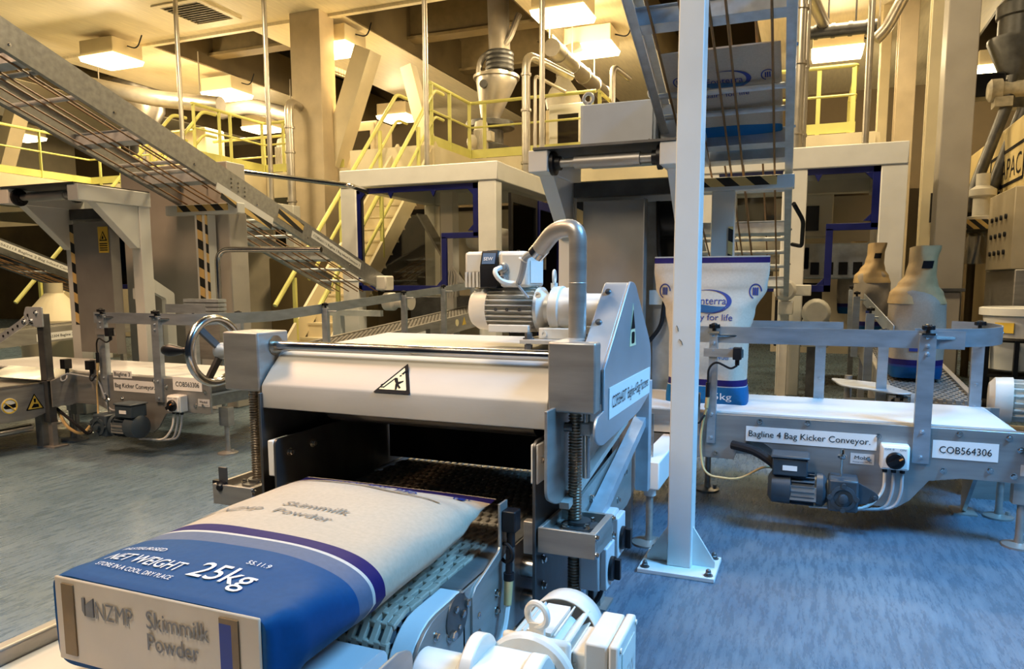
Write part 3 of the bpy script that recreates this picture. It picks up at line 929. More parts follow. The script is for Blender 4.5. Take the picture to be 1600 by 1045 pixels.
    # posts, rails, knobs
    for (qx, qy, z0, z1, w_) in P['posts']:
        qx += dx
        mb = MB().box(qx - w_ / 2, qx + w_ / 2, qy - .004, qy + .004, z0, z1).box(qx - w_ / 2, qx - w_ / 2 + .006, qy, qy + .035, z0, z1).box(qx + w_ / 2 - .006, qx + w_ / 2, qy, qy + .035, z0, z1)
        for z in (z0 + .03, z0 + .16, z1 - .1, z1 - .06): mb.bolt((qx, qy - .004, z), (0, -1, 0), .008, .007)
        pm = mb.build('guide_post', RAILM, t, .002)
        MB().box(qx - .03, qx + .03, qy - .02, qy + .05, z1 - .005, z1 + .005).cyl((qx - .01, qy, z1 - .02), (qx + .12, qy + .03, z1 - .02), .008, n=8).build('rail_clamp', POLISH, pm)
        star_knob(pm, (qx, qy + .01, z1))
    for (path, h, z) in P['rails']:
        pts = fillet([(x + dx, y, z) for x, y in path], .35, 8)
        mb = MB()
        vs = []
        for i, p in enumerate(pts):
            d = (pts[min(i + 1, len(pts) - 1)] - pts[max(i - 1, 0)]).normalized(); n = Vector((-d.y, d.x, 0)) * .003
            zz = z + P.get('rise', 0) * max(0, p.y - 4.75)
            for sgn in (-1, 1):
                for hz in (-h / 2, h / 2): vs.append(Vector((p.x, p.y, zz + hz)) + n * sgn)
        fs = []
        m_ = len(pts)
        for i in range(m_ - 1):
            a, b_ = i * 4, i * 4 + 4
            fs += [(a, a + 1, b_ + 1, b_), (a + 2, b_ + 2, b_ + 3, a + 3), (a + 1, a + 3, b_ + 3, b_ + 1), (a, b_, b_ + 2, a + 2)]
        fs += [(0, 2, 3, 1), (m_ * 4 - 4, m_ * 4 - 3, m_ * 4 - 1, m_ * 4 - 2)]
        mb.add(vs, fs).build('guide_rail', RAILM, t)
    for (sx_, sz_, sl) in P['slots']:
        MB().box(sx_ + dx, sx_ + sl + dx, 4.022, 4.026, sz_ - .006, sz_ + .006).build('rail_slot', BLACK, t)
    # photo sensor with its cable on the first post
    qx, qy = P['posts'][0][0] + dx, P['posts'][0][1]
    MB().box(qx - .05, qx + .16, qy - .012, qy - .006, .90, .945).build('sensor_bracket', STEEL, t)
    sensor(t, (qx + .13, qy - .025, .925), 1.1)
    cable(t, [(qx + .13, qy - .03, .86), (qx + .10, qy - .04, .84), (qx + .02, qy - .04, .88), (qx - .02, qy - .03, .84), (qx - .02, qy - .03, .76)], .006, RUBBER)
    MB().cyl((qx - .02, qy - .03, .76), (qx - .02, qy - .03, .68), .012, n=10).build('plug', BLACK, t)
    MB().cyl((qx - .02, qy - .03, .68), (qx - .025, qy - .03, .62), .011, n=10).build('plug_boot', CABLEY, t)
    cable(t, [(qx - .025, qy - .03, .62), (qx - .05, qy - .03, .50), (qx - .05, qy - .03, .36), (qx - .02, qy - .06, .25), (qx + .16, qy - .06, .24), (qx + .30, qy - .02, .33), (qx + .40, qy + .02, .28)], .0065, CABLEY)
    MB().box(qx - .12, qx - .06, qy - .02, qy - .012, .46, .70).build('sensor_bracket', STEEL, t)
    sensor(t, (qx - .09, qy - .035, .66), 1.2)
    cable(t, [(qx - .09, qy - .035, .60), (qx - .10, qy - .05, .56), (qx - .06, qy - .06, .53), (qx - .04, qy - .05, .57), (qx - .03, qy - .04, .58)], .006, RUBBER)
    if line == 4:
        pp = plate(t, (.985, 3.984, .375), UX, UZ, .06, .055, GREYBOX, 'lubricant_plate')
        sensor(t, (1.02, 3.95, .50), 1.2)
    # conduit to the motor
    if line == 4: MB().tube(fillet([(-.36, 3.97, .42), (-.24, 3.93, .41), (-.14, 3.88, .36), (-.10, 3.86, .32)], .06), .024, 10).build('conduit', RUBBER, t)
    # switch cables
    for i in range(3):
        xa = sx + .025 + i * .04
        cable(t, [(xa, 3.945, sz - .02), (xa, 3.93, sz - .12), (xa - .03 - .05 * (i == 0), 3.92, sz - .22 + .01 * i), (xa - .25 - .1 * (i == 0), 3.93, sz - .235)], .008, CABLEG if i else CABLEW)
    # legs and feet
    for (fx, fy, top) in P['feet']:
        MB().box(fx - .045 + dx, fx + .045 + dx, fy - .03, fy + .03, .22, .36).build('leg_bracket', STEEL, t)
        foot(t, fx + dx, fy, .24)
    for (fx, fy) in P['fins']:
        MB().px([(fy - .25, .335), (fy + .1, .335), (fy + .1, .0), (fy + .06, .0)], fx - .01 + dx, fx + .01 + dx).box(fx - .06 + dx, fx + .06 + dx, fy, fy + .16, 0, .01).build('leg_gusset', STEEL, t)
    if P.get('paddle'):
        q = P['paddle']
        mb = MB().pz(round2([(x + dx, y) for x, y in q], .09, 6), .625, .635)
        mb.build('transfer_plate', ALU, t, .002)
        MB().box(q[2][0] - .02 + dx, q[2][0] + .02 + dx, q[2][1] - .02, q[2][1] + .0, .56, .635).build('plate_lip', ALU, t)
        MB().beam((q[0][0] + .12 + dx, q[0][1] - .1, .50), (q[2][0] - .03 + dx, q[2][1] + .1, .57), .05, .02).cyl((q[0][0] + .12 + dx, q[0][1] - .05, .40), (q[0][0] + .12 + dx, q[0][1] - .05, .66), .025).build('plate_arm', STEEL, t)
    return t


K4 = dict(label='long steel conveyor with white belt carrying the upright sack, COB564306 label on its side', x0=-1.6, panel=-.66,
          bolts=[(-.22, .555), (-.45, .36), (.02, .565), (.36, .52), (.32, .40), (.72, .56), (.93, .555), (.98, .50), (.86, .39), (.96, .37), (.66, .37), (-.58, .56), (-.58, .36)],
          signs=[(-.29, .445, .645, .082, [('Bagline 4 Bag Kicker Conveyor.', .015, .028, .033, .60)]), (.607, .432, .283, .09, [('COB564306', .03, .028, .035, .225)])],
          lube=(.235, .368), switch=(.37, .368), motor=(-.16, 3.86, .245, 1),
          posts=[(-.475, 3.975, .42, 1.035, .045), (.555, 3.972, .40, 1.05, .075), (.08, 4.70, .56, .99, .06), (.915, 4.70, .56, 1.04, .06)],
          rails=[([(-.66, 4.0), (.72, 4.0)], .088, 1.02), ([(-.66, 4.66), (.2, 4.66)], .075, 1.03), ([(.5, 4.01), (.80, 4.06), (.97, 4.35), (.97, 4.72), (.80, 4.86)], .09, 1.03)],
          slots=[(.17, 1.02, .22)], feet=[(1.02, 4.06, .3), (1.035, 4.54, .3), (-.55, 4.5, .3)], fins=[(.87, 4.5)],
          paddle=[(.16, 5.45), (.5, 5.25), (.62, 4.82), (.52, 4.80), (.22, 5.05)])
kicker(0, 4, K4)
K3 = dict(label='distant steel conveyor with white belt at left, COB563306 label on its side', x0=-1.9, panel=-.66,
          bolts=[(-.4, .54), (.5, .56), (.62, .52), (.35, .36), (.98, .40), (.90, .39), (1.0, .50), (-.05, .40), (.15, .40)],
          signs=[(.07, .565, .20, .055, [('Bagline 3', .015, .016, .03, .17)]), (.07, .46, .46, .09, [('Bag Kicker Conveyor.', .015, .03, .035, .42)]), (.69, .50, .285, .10, [('COB563306', .03, .03, .036, .23)])],
          lube=(.93, .39), switch=(.70, .345), motor=(.55, 3.82, .235, -1),
          posts=[(-.02, 3.975, .40, 1.055, .075), (.555, 3.972, .40, 1.05, .075), (.16, 4.70, .56, 1.02, .06), (.66, 4.70, .56, 1.02, .06)],
          rails=[([(-.12, 4.0), (.45, 4.0), (.99, 4.0), (1.03, 4.9), (1.03, 8.4)], .085, 1.03), ([(-.10, 4.66), (.35, 4.66)], .075, 1.08)], rise=.065,
          slots=[(.2, 1.03, .15)], feet=[(1.02, 4.16, .3), (-.52, 4.09, .3), (-1.4, 4.5, .3)], fins=[], 
          paddle=[(.30, 5.55), (.7, 5.35), (.80, 4.88), (.7, 4.84), (.36, 5.1)])
kicker(-5.13, 3, K3)

# block and foot at the near left end of the white-belt conveyor
def foot_block(x, y, label):
    t = thing('foot_block', label, 'machine foot', (x, y, 0), 'white foot blocks')
    MB().box(x - .05, x + .06, y, y + .75, .30, .44).build('block', HDPE, t, .006)
    MB().lathe((x, y + .08, .25), (0, 0, 1), [(.03, 0), (.03, .05)], 14).build('collar', HDPE, t)
    foot(t, x, y + .08, .27, .085)
    return t
foot_block(-.70, 3.36, 'white block on a round steel foot just left of the white post')
foot_block(-5.70, 4.0, 'white block on a round steel foot under the left conveyor end')


# ------------------------------------------------------------------ kicker towers
def tower(dx, P):
    t = thing('bag_kicker_tower', P['label'], 'machine frame', (-1.2 + dx, 4.95, 0))
    xl, xr = P['xl'] + dx, P['xr'] + dx
    for x in (xl, xr):
        MB().box(x - .06, x + .06, 4.93, 5.05, 0, 2.06).build('post', POSTW, t, .006)
        MB().box(x - .065, x + .065, 4.34, 5.06, 2.0, 2.135).build('arm', POSTW, t, .006)
        MB().px([(4.50, 2.0), (4.93, 2.0), (4.93, 1.62), (4.90, 1.62)], x - .05, x + .05).build('gusset', POSTW, t, .004)
    mb = MB().box(xl - .03, xr + .03, 4.33, 5.08, 2.135, 2.15).box(xl + .06, xr - .06, 4.9, 5.02, 1.9, 2.0)
    mb.build('top_plate', DSTEEL, t)
    MB().cyl((xl + .06, 4.43, 2.06), (xr - .06, 4.43, 2.06), .028, n=16).cyl((xl + .22, 4.43, 2.06), (xr - .2, 4.43, 2.06), .042, n=16).build('roller', STEEL, t)
    for x, s in ((xl + .065, 1), (xr - .065, -1)):
        MB().lathe((x, 4.43, 2.06), (s, 0, 0), [(.075, 0), (.075, .025), (.045, .03), (.045, .06)], 16).build('bearing', BLACK, t)
    pl, pr = P['panel'][0] + dx, P['panel'][1] + dx
    mb = MB().box(pl, pr, 4.84, 4.855, .64, 1.86).box(pr - .008, pr, 4.76, 4.855, .64, 1.86).box(pl, pl + .008, 4.855, 4.93, .64, 1.86)
    mb.build('kicker_panel', PANELM, t)
    MB().box(pl - .045, pl, 4.835, 4.85, P['hz'][0], P['hz'][1]).build('hazard_strip', HAZ_Z, t)
    mb = MB().box(xl + .06, xr - .06, 4.97, 5.0, 1.86, 2.0).box(xl + .06, pl, 4.96, 5.02, 1.15, 1.25).box(pr, xr - .06, 4.96, 5.02, 1.15, 1.25)
    mb.build('cross_members', POSTW, t)
    return t, xl, xr, pl, pr


t4, xl, xr, pl, pr = tower(0, dict(label='white and steel gantry over the kicker behind the bent pipe', xl=-1.64, xr=-.80, panel=(-1.49, -1.04), hz=(.9, 1.86)))
MB().box(xr - .28, xr - .01, 5.12, 5.35, 1.45, 1.95).build('junction_box', BLACK, t4, .01)
MB().cyl((xr - .2, 5.11, 1.75), (xr - .03, 5.11, 1.75), .14, n=20).build('black_drum', BLACK, t4)
for i in range(5): cable(t4, [(xr - .25 + i * .04, 5.2, 1.45), (xr - .25 + i * .03, 5.18, 1.2), (xr - .3 + i * .05, 5.2, .9)], .012, RUBBER)
cable(t4, [(xr - .2, 5.0, 1.9), (xr - .18, 4.95, 1.5), (xr - .12, 4.95, 1.3), (xr - .15, 4.95, 1.0), (xr - .3, 4.9, .8)], .015, RUBBER)
MB().box(xl + .1, xr - .2, 5.10, 5.12, .6, 2.0).build('back_sheet', ALU, t4)
MB().box(xl + .62, xl + .98, 5.0, 5.06, .4, 1.45).build('side_sheet', ALU, t4)

t3, xl, xr, pl, pr = tower(-5.13, dict(label='white gantry with a dark roller and yellow warning label at left', xl=-1.60, xr=-.72, panel=(-1.42, -.84), hz=(.9, 1.85)))
pp = plate(t3, (pr - .25, 4.838, 1.58), UX, UZ, .13, .24, SIGNY, 'warning_label')
MB().prism([(-.05, -.04), (.05, -.04), (0, .05)], lambda u, v, d: Vector((pr - .185 + u, d, 1.73 + v)), 4.834, 4.836).build('warning_triangle', INK, pp)
MB().prism([(-.034, -.03), (.034, -.03), (0, .034)], lambda u, v, d: Vector((pr - .185 + u, d, 1.73 + v)), 4.832, 4.834).build('triangle_field', SIGNY, pp)
MB().prism([(-.015, -.024), (.012, -.02), (.004, .012), (-.004, .0)], lambda u, v, d: Vector((pr - .185 + u, d, 1.73 + v)), 4.830, 4.832).build('warning_symbol', INK, pp)
for i in range(4): MB().box(pr - .235, pr - .135, 4.834, 4.836, 1.60 + i * .02, 1.609 + i * .02).build('text_line', INK, pp)
MB().px(round2([(5.05, 1.35), (5.3, 1.2), (5.3, .6), (5.2, .6), (5.2, 1.15), (5.05, 1.22)], .02), xr - .03, xr + .03).build('side_bracket', POSTW, t3)
# aluminium profile stub beside the gantry
c = Vector((-5.5, 5.2, 1.0))
t = thing('air_cylinder', 'ribbed aluminium air cylinder beside the left white gantry', 'cylinder', c)
mb = MB()
for i in range(4): mb.box(c.x - .05, c.x + .38, c.y - .05, c.y + .05, c.z + .04 * i, c.z + .04 * i + .03)
mb.build('profile', ALU, t); MB().box(c.x - .06, c.x + .36, c.y - .03, c.y + .05, c.z - .42, c.z + .14).build('mount', STEEL, t)
# tall plain sheet behind the left gantry
o = MB().box(-7.0, -5.52, 5.75, 6.0, 0.0, 2.52).build('machine_casing', mat('pale_grey_sheet', (.50, .47, .42), .5, .2, .08, 3), None, .01, base=(-6.2, 5.9, 0))
tag(o, 'large plain grey machine casing behind the left white gantry', 'machine')
# tubular guard loop
o = MB().tube(fillet([(-5.50, 5.55, 0), (-5.50, 5.55, 1.63), (-4.4, 5.75, 1.62)], .14, 8), .028, 12).build('guard_bar', POLISH, None, base=(-5.5, 5.55, 0))
tag(o, 'bent tubular guard bar under the big sloping conveyor', 'guard rail')
a, b = at(330, 262, Y=8.4), at(548, 290, Y=8.4)
o = MB().tube(fillet([a, a.lerp(b, .2), b, b + Vector((.05, .34, -.05))], .1), .035, 12).build('guard_bar', POLISH, None, base=a)
tag(o, 'long level tube running from the sloping conveyor to the packing enclosure', 'guard rail')

# control cabinet on the gantry
t = thing('control_cabinet', 'pale blue-grey cabinet with two lifting eyes on top of the gantry', 'cabinet', (-1.25, 5.1, 2.15))
x0, x1, z0, z1, y0 = -1.56, -1.02, 2.15, 2.545, 4.98
MB().box(x0, x1, y0, y0 + .32, z0, z1).build('body', CABB, t, .006)
MB().box(x0 + .02, x1 - .02, y0 - .018, y0 - .002, z0 + .01, z1 - .008).build('door', CABB, t, .004)
for x in (x0 + .04, x1 - .03):
    MB().torus((x, y0 + .06, z1 + .055), (0, 1, 0), .034, .013, 20, 8).cyl((x, y0 + .06, z1), (x, y0 + .06, z1 + .02), .02, n=12).build('lifting_eye', ALU, t)
for x, z in ((x0 + .05, z0 + .09), (x1 - .04, z0 + .12)): MB().cyl((x, y0 - .018, z), (x, y0 - .024, z), .008, n=10).build('door_lock', DSTEEL, t)
MB().box(x1 + .01, x1 + .3, y0 + .1, y0 + .5, z0, z1 - .02).build('side_body', POSTW, t, .006)


# ------------------------------------------------------------------ sloping bag infeed conveyors
SL, YAWX = 0.354, -0.022
def incl(dx, fr, Y, up=0.0, wd=.86):
    """point on the incline: fr 0 = left rail, 1 = right rail; up above the lower edge"""
    return Vector((-.14 + dx + YAWX * (Y - 5.05) - wd * (1 - fr), Y, 2.34 - SL * (Y - 5.05) + up))
UPV = Vector((0, SL, 1)).normalized()


def incline(dx, P):
    y0, y1 = P['y0'], P['y1']
    t = thing('sloping_bag_conveyor', P['label'], 'conveyor', (incl(dx, .5, 5.6).x, 5.6, 0))
    for fr, s in ((0, 1), (1, -1)):
        mb = MB()
        mb.beam(incl(dx, fr, y0, .10), incl(dx, fr, y1, .10), .008, .205, UPV)
        for u in (.0, .2): mb.beam(incl(dx, fr, y0, u) + Vector((s * .025, 0, 0)), incl(dx, fr, y1, u) + Vector((s * .025, 0, 0)), .05, .008, UPV)
        r = mb.build('side_rail', P.get('mat', STEELX), t)
        mb = MB()
        n = int((y1 - y0) / .8)
        for i in range(n):
            y = y0 + .5 + i * .8
            mb.bolt(incl(dx, fr, y, .05) + Vector((-s * .004, 0, 0)), (-s, 0, 0), .010, .008)
        each(mb, 'bolt', POLISH, r)
    for y in P['chan']:
        a, b = incl(dx, 0, y, .05), incl(dx, 1, y, .05)
        mb = MB().beam(a, b, .008, .10, UPV).beam(a + Vector((0, .03, -.055)), b + Vector((0, .03, -.055)), .07, .006, UPV).beam(a + Vector((0, .03, .045)), b + Vector((0, .03, .045)), .07, .006, UPV)
        mb.build('cross_channel', P.get('cmat', ALU), t)
    for y in P['rung']:
        MB().cyl(incl(dx, 0, y, .03), incl(dx, 1, y, .03), .019, n=10).build('rung', ALU, t)
    for f in P.get('cords', (.14, .33, .50, .60, .86)):
        MB().tube([incl(dx, f, y0, -.005), incl(dx, f, y1, -.005)], .0075, 6).build('belt_cord', CORDM, t)
    for f in (.42, .58, .75):
        MB().tube([incl(dx, f, y0, .17), incl(dx, f, y1, .17)], .0075, 6).build('belt_cord', CORDM, t)
    # support frame
    if P.get('support'):
        ys = 5.6; bl = incl(dx, 0, ys).x - .02; br = incl(dx, 1, ys).x + .0; z = incl(dx, 0, ys).z - .10
        MB().box(bl - .05, br + .02, ys, ys + .1, z - .06, z + .04).build('support_beam', POSTW, t, .006)
        MB().box(bl + .12, br - .1, ys - .006, ys, z - .03, z + .035).build('hazard_strip', HAZ_X, t)
        lx = P['leg'] + dx
        MB().box(lx - .085, lx + .085, ys + .01, ys + .12, 0, z - .06).build('support_leg', POSTW, t, .006)
        for q, w_ in P['legtape']: MB().box(lx + q, lx + q + w_, ys, ys + .01, P['tz'][0], P['tz'][1]).build('hazard_strip', HAZ_Z, t)
    return t


t = incline(0.0, dict(label='open bag conveyor of rungs and cords climbing over the white post', y0=2.3, y1=8.5, mat=ALU,
                  chan=[4.05, 5.30, 5.50, 6.75, 8.1], rung=[4.72, 4.95, 6.02, 6.95, 7.25, 7.6], support=True, leg=-.63, legtape=[(.045, .035)], tz=(1.15, 1.72)))
cable(t, [incl(0, 1, 6.2, .0) + Vector((.02, 0, 0)), incl(0, 1, 6.4, -.05) + Vector((.10, 0, 0)), incl(0, 1, 6.8, -.1) + Vector((.10, 0, 0)), incl(0, 1, 7.0, 0) + Vector((.02, 0, 0))], .018, RUBBER)
t = incline(-5.13, dict(label='big steel bag conveyor sloping down from the upper left with brown cords', y0=2.2, y1=8.3,
                  chan=[3.6, 4.6, 5.3, 6.3, 7.2], rung=[3.75, 4.05, 5.0, 5.15, 5.9, 6.2, 6.6, 6.95, 7.6, 8.0], support=True, leg=-.62, legtape=[(-.045, .06), (.06, .025)], tz=(.95, 1.98)))
# sign, tapes and guard strip on the outer face of that rail
def on_rail(dx, y, up): return incl(dx, 1, y, up) + Vector((.006, 0, 0))
def rail_sign(t, dx, y0, y1, lo, hi, s, h):
    a = on_rail(dx, y0, lo); u = (on_rail(dx, y1, lo) - a); v = UPV
    pp = plate(t, a, u, v, u.length, hi - lo, LABELM)
    text(pp, s, a + u.normalized() * .03 + v * (hi - lo) * .3, u, v, h, INK, u.length - .06, off=.004)
rail_sign(t, -5.13, 6.75, 7.72, .075, .16, 'COB563113 Bagline 3 Bag Infeed Conveyor 3', .03)
a = on_rail(-5.13, 6.2, .06); u = on_rail(-5.13, 6.6, .06) - a
MB().obox(a + u / 2 + UPV * .05, u / 2, UPV * .05, (.002, 0, 0)).build('hazard_strip', HAZ_S, t)
a = on_rail(-5.13, 5.35, -.02); u = on_rail(-5.13, 6.12, -.02) - a
MB().obox(a + u / 2, u / 2, UPV * .035, (.004, 0, 0)).build('guard_strip', LABELM, t)
MB().obox(a + u * .55 - UPV * .06, u * .45, UPV * .03, (.003, 0, 0)).build('hazard_strip', HAZ_S, t)
mb = MB()
for i in range(3):
    for j in range(3): mb.bolt(on_rail(-5.13, 5.55 + .09 * i, .06 + .04 * j), (1, 0, 0), .008, .006)
each(mb, 'bolt', POLISH, t)
# drive at its lower end
def end_drive(dx, t):
    c = incl(dx, 1, 8.2, -.05)
    MB().box(c.x - .02, c.x + .15, c.y - .1, c.y + .1, c.z + .03, c.z + .22).build('terminal_box', MOTORW, t, .02)
    MB().lathe(c + Vector((.05, 0, -.12)), (1, 0, 0), [(.06, 0), (.12, .03), (.12, .16), (.08, .2), (.08, .28), (.11, .3), (.11, .42)], 20).build('drive_motor', MOTORW, t)
    MB().box(c.x - .9, c.x + .02, c.y - .05, c.y + .02, c.z - .32, c.z - .24).build('end_beam', POSTW, t)
    MB().box(c.x - .75, c.x - .62, c.y - .05, c.y + .05, 0, c.z - .32).build('end_leg', POSTW, t)
end_drive(-5.13, t)
t = incline(-10.5, dict(label='low steel bag conveyor at the left edge with a white name strip', y0=4.2, y1=8.6, chan=[6.2, 7.2, 8.0], rung=[6.6, 7.6], mat=DSTEEL, cmat=DSTEEL))
rail_sign(t, -10.5, 6.6, 8.0, .08, .17, 'COB562113 Bagline 2 Bag Infeed Conveyor 3', .035)


# ------------------------------------------------------------------ packing enclosures
def packer(x0, x1, zt, P):
    Y0, Y1 = 8.7, 11.3
    t = thing('packing_enclosure', P['label'], 'machine enclosure', ((x0 + x1) / 2, 10, 0))
    w_ = .26
    for x in P['fposts']: MB().box(x - .13, x + .13, Y0, Y0 + .2, 0, zt - .24).build('post', WHITE, t, .012)
    for x in (x0 + .1, x1 - .1): MB().box(x - .1, x + .1, Y1 - .2, Y1, 0, zt - .24).build('post', WHITE, t, .012)
    MB().box(x0, x1, Y0 - .01, Y0 + .22, zt - .24, zt).build('front_beam', WHITE, t, .012)
    MB().box(x0, x1, Y1 - .2, Y1, zt - .24, zt).build('rear_beam', WHITE, t, .012)
    for x in (x0 + .11, x1 - .11): MB().box(x - .1, x + .1, Y0 + .22, Y1 - .2, zt - .24, zt).build('side_beam', WHITE, t, .012)
    MB().box(x0 + .2, x1 - .2, Y0 + .2, Y1 - .2, zt - .06, zt - .03).build('roof_sheet', WHITE, t)
    # navy guard door: an outline with a step cut from its lower right
    l, r, s, top, mid, bot = P['door']
    b = .075
    y = Y0 + .02
    df = MB().box(l, r, y, y + .04, top - b, top).box(l, l + b, y, y + .04, bot, top).box(r - b, r, y, y + .04, mid, top).box(s - b, r, y, y + .04, mid - .02, mid + b - .02).box(s - b, s, y, y + .04, bot, mid).box(l, s, y, y + .04, bot, bot + b)
    for cx, cz, sx, sz in ((l + b, top - b, 1, -1), (r - b, top - b, -1, -1), (r - b, mid + b, -1, 1), (s - b, bot + b, -1, 1)):
        df.py([(cx, cz), (cx + sx * .08, cz), (cx, cz + sz * .08)], y, y + .04)
    for f in (.3, .65): df.py([(l + (r - l) * f - .04, top - b), (l + (r - l) * f + .04, top - b), (l + (r - l) * f, top - b - .08)], y, y + .03)
    df = df.build('guard_door', BLUEF, t, .003)
    MB().py([(l + b, bot + b), (s - b, bot + b), (s - b, mid + .02), (r - b, mid + .02), (r - b, top - b), (l + b, top - b)], y + .015, y + .02).build('door_pane', GLASS, df)
    for zz in (top - .2, mid + .15): MB().box(r, r + .05, y, y + .04, zz, zz + .06).build('hinge', BLUEF, df)
    return t


pk = packer(-6.30, -3.84, 2.88, dict(label='white packing enclosure with a navy guard door left of the white motor', fposts=(-6.17, -4.0), door=(-6.06, -4.14, -4.62, 2.62, 1.92, 1.19)))
pk.children
MB().box(-5.02, -4.82, 9.3, 9.5, 0, 2.6).build('inner_post', WHITE, pk, .01)
# side doors on its right flank
for y0, y1 in ((8.95, 9.95), (10.0, 11.0)):
    x = -3.80
    df = MB().box(x, x + .04, y0, y1, 2.38, 2.5).box(x, x + .04, y0, y1, .5, .6).box(x, x + .04, y0, y0 + .07, .6, 2.38).box(x, x + .04, y1 - .07, y1, .6, 2.38).build('side_door', BLUEF if y0 > 9.5 else BLACK, pk)
    MB().box(x + .01, x + .015, y0 + .07, y1 - .07, .6, 2.38).build('door_pane', GLASS, df)
    MB().box(x + .04, x + .07, y0 + .2, y0 + .24, 1.5, 1.75).build('door_handle', STEEL, df)
# works inside
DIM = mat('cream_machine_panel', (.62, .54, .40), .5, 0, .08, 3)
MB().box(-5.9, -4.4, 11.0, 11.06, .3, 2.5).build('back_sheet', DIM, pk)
MB().cyl((-4.6, 10.0, 1.95), (-4.1, 10.0, 1.95), .22, .12).cyl((-4.9, 10.0, 1.95), (-4.6, 10.0, 1.95), .12, .22).build('spout', MOTORW, pk)
MB().box(-5.6, -4.3, 9.4, 10.4, .75, 1.1).build('machine_bed', DSTEEL, pk, .01)
MB().box(-4.55, -4.05, 9.4, 9.7, 1.02, 1.12).box(-4.7, -4.2, 9.6, 9.9, 1.25, 1.4).build('clamp_unit', MOTORW, pk, .01)
MB().torus((-4.5, 9.35, 1.4), (0, 1, 0), .13, .03, 20, 8).build('hand_wheel', BLACK, pk)
for i in range(5): cable(pk, [(-4.95 + i * .04, 9.3, 1.1), (-4.93 + i * .05, 9.28, 1.4), (-4.85, 9.3, 1.55), (-4.75 + i * .03, 9.3, 1.3)], .012, CABLEW)
mb = MB()
for i in range(4):
    for j in range(2): mb.box(-4.5 + j * .15, -4.42 + j * .15, 10.95, 11.0, 1.5 + i * .18, 1.6 + i * .18)
mb.build('control_buttons', DSTEEL, pk)
MB().beam((-5.9, 10.3, 2.4), (-5.2, 10.3, 1.3), .3, .03).build('chute', STEEL, pk)

pk = packer(-1.26, .93, 2.80, dict(label='white packing enclosure with a navy guard door right of the bag conveyor rails', fposts=(-.20, -1.16, .80), door=(-1.12, .67, .22, 2.57, 1.90, 1.20)))
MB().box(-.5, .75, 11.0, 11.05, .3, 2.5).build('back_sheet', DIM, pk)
MB().box(-.25, .25, 10.2, 10.6, 1.9, 2.45).build('glazed_unit', WHITE, pk, .02)
MB().box(-.22, .08, 10.18, 10.2, 1.98, 2.3).build('unit_pane', mat('dark_unit_glass', (.05, .045, .04), .1), pk)
MB().box(-.1, .75, 9.5, 10.0, 1.35, 1.78).build('gripper_housing', ALU, pk, .02)
MB().box(-.5, .0, 9.5, 10.0, 1.45, 1.75).build('gripper_housing', STEEL, pk, .02)
mb = MB()
for i in range(4): mb.box(.0 + i * .16, .1 + i * .16, 9.48, 9.5, 1.4, 1.55)
mb.build('gripper_windows', BLACK, pk)
MB().box(-.4, .15, 9.6, 10.4, .5, 1.3).build('machine_bed', BLACK, pk, .01)
MB().cyl((-1.0, 9.6, 1.75), (-.1, 9.6, 1.75), .15, n=20).build('roller', MOTORW, pk)
t = thing('gear_motor', 'small white motor on the front of the right packing enclosure', 'motor', (-.25, 8.5, 0))
MB().lathe((-.25, 8.55, 1.22), (0, -1, 0), [(.1, 0), (.12, .02), (.12, .14), (.09, .17)], 20).build('fan_cover', MOTORW, t)
MB().cyl((-.25, 8.37, 1.22), (-.25, 8.36, 1.22), .05).build('fan_grille', GREYBOX, t)
MB().box(-.15, .02, 8.42, 8.6, 1.16, 1.28).box(-.32, -.16, 8.4, 8.6, .95, 1.1).box(-.3, -.2, 8.45, 8.55, 0, .95).build('gearbox', MOTORW, t, .01)
t = thing('gear_motor', 'dim second motor low beside the right packing enclosure, on a dark stand', 'motor', (.1, 8.4, 0))
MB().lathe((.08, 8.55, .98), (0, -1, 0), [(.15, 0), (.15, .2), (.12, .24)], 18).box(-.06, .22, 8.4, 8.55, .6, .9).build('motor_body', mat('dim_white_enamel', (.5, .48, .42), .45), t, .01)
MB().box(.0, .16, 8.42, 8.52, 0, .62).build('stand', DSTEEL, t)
pk = packer(-11.5, -9.1, 2.75, dict(label='cream packing enclosure at the left edge behind the low sloping conveyor', fposts=(-11.4, -9.25), door=(-11.2, -9.4, -9.9, 2.5, 1.9, 1.2)))
MB().box(-11.0, -9.5, 11.0, 11.05, .3, 2.5).build('back_sheet', DIM, pk)
MB().box(-11.3, -9.4, 9.6, 10.2, .6, 1.3).build('machine_bed', DSTEEL, pk)


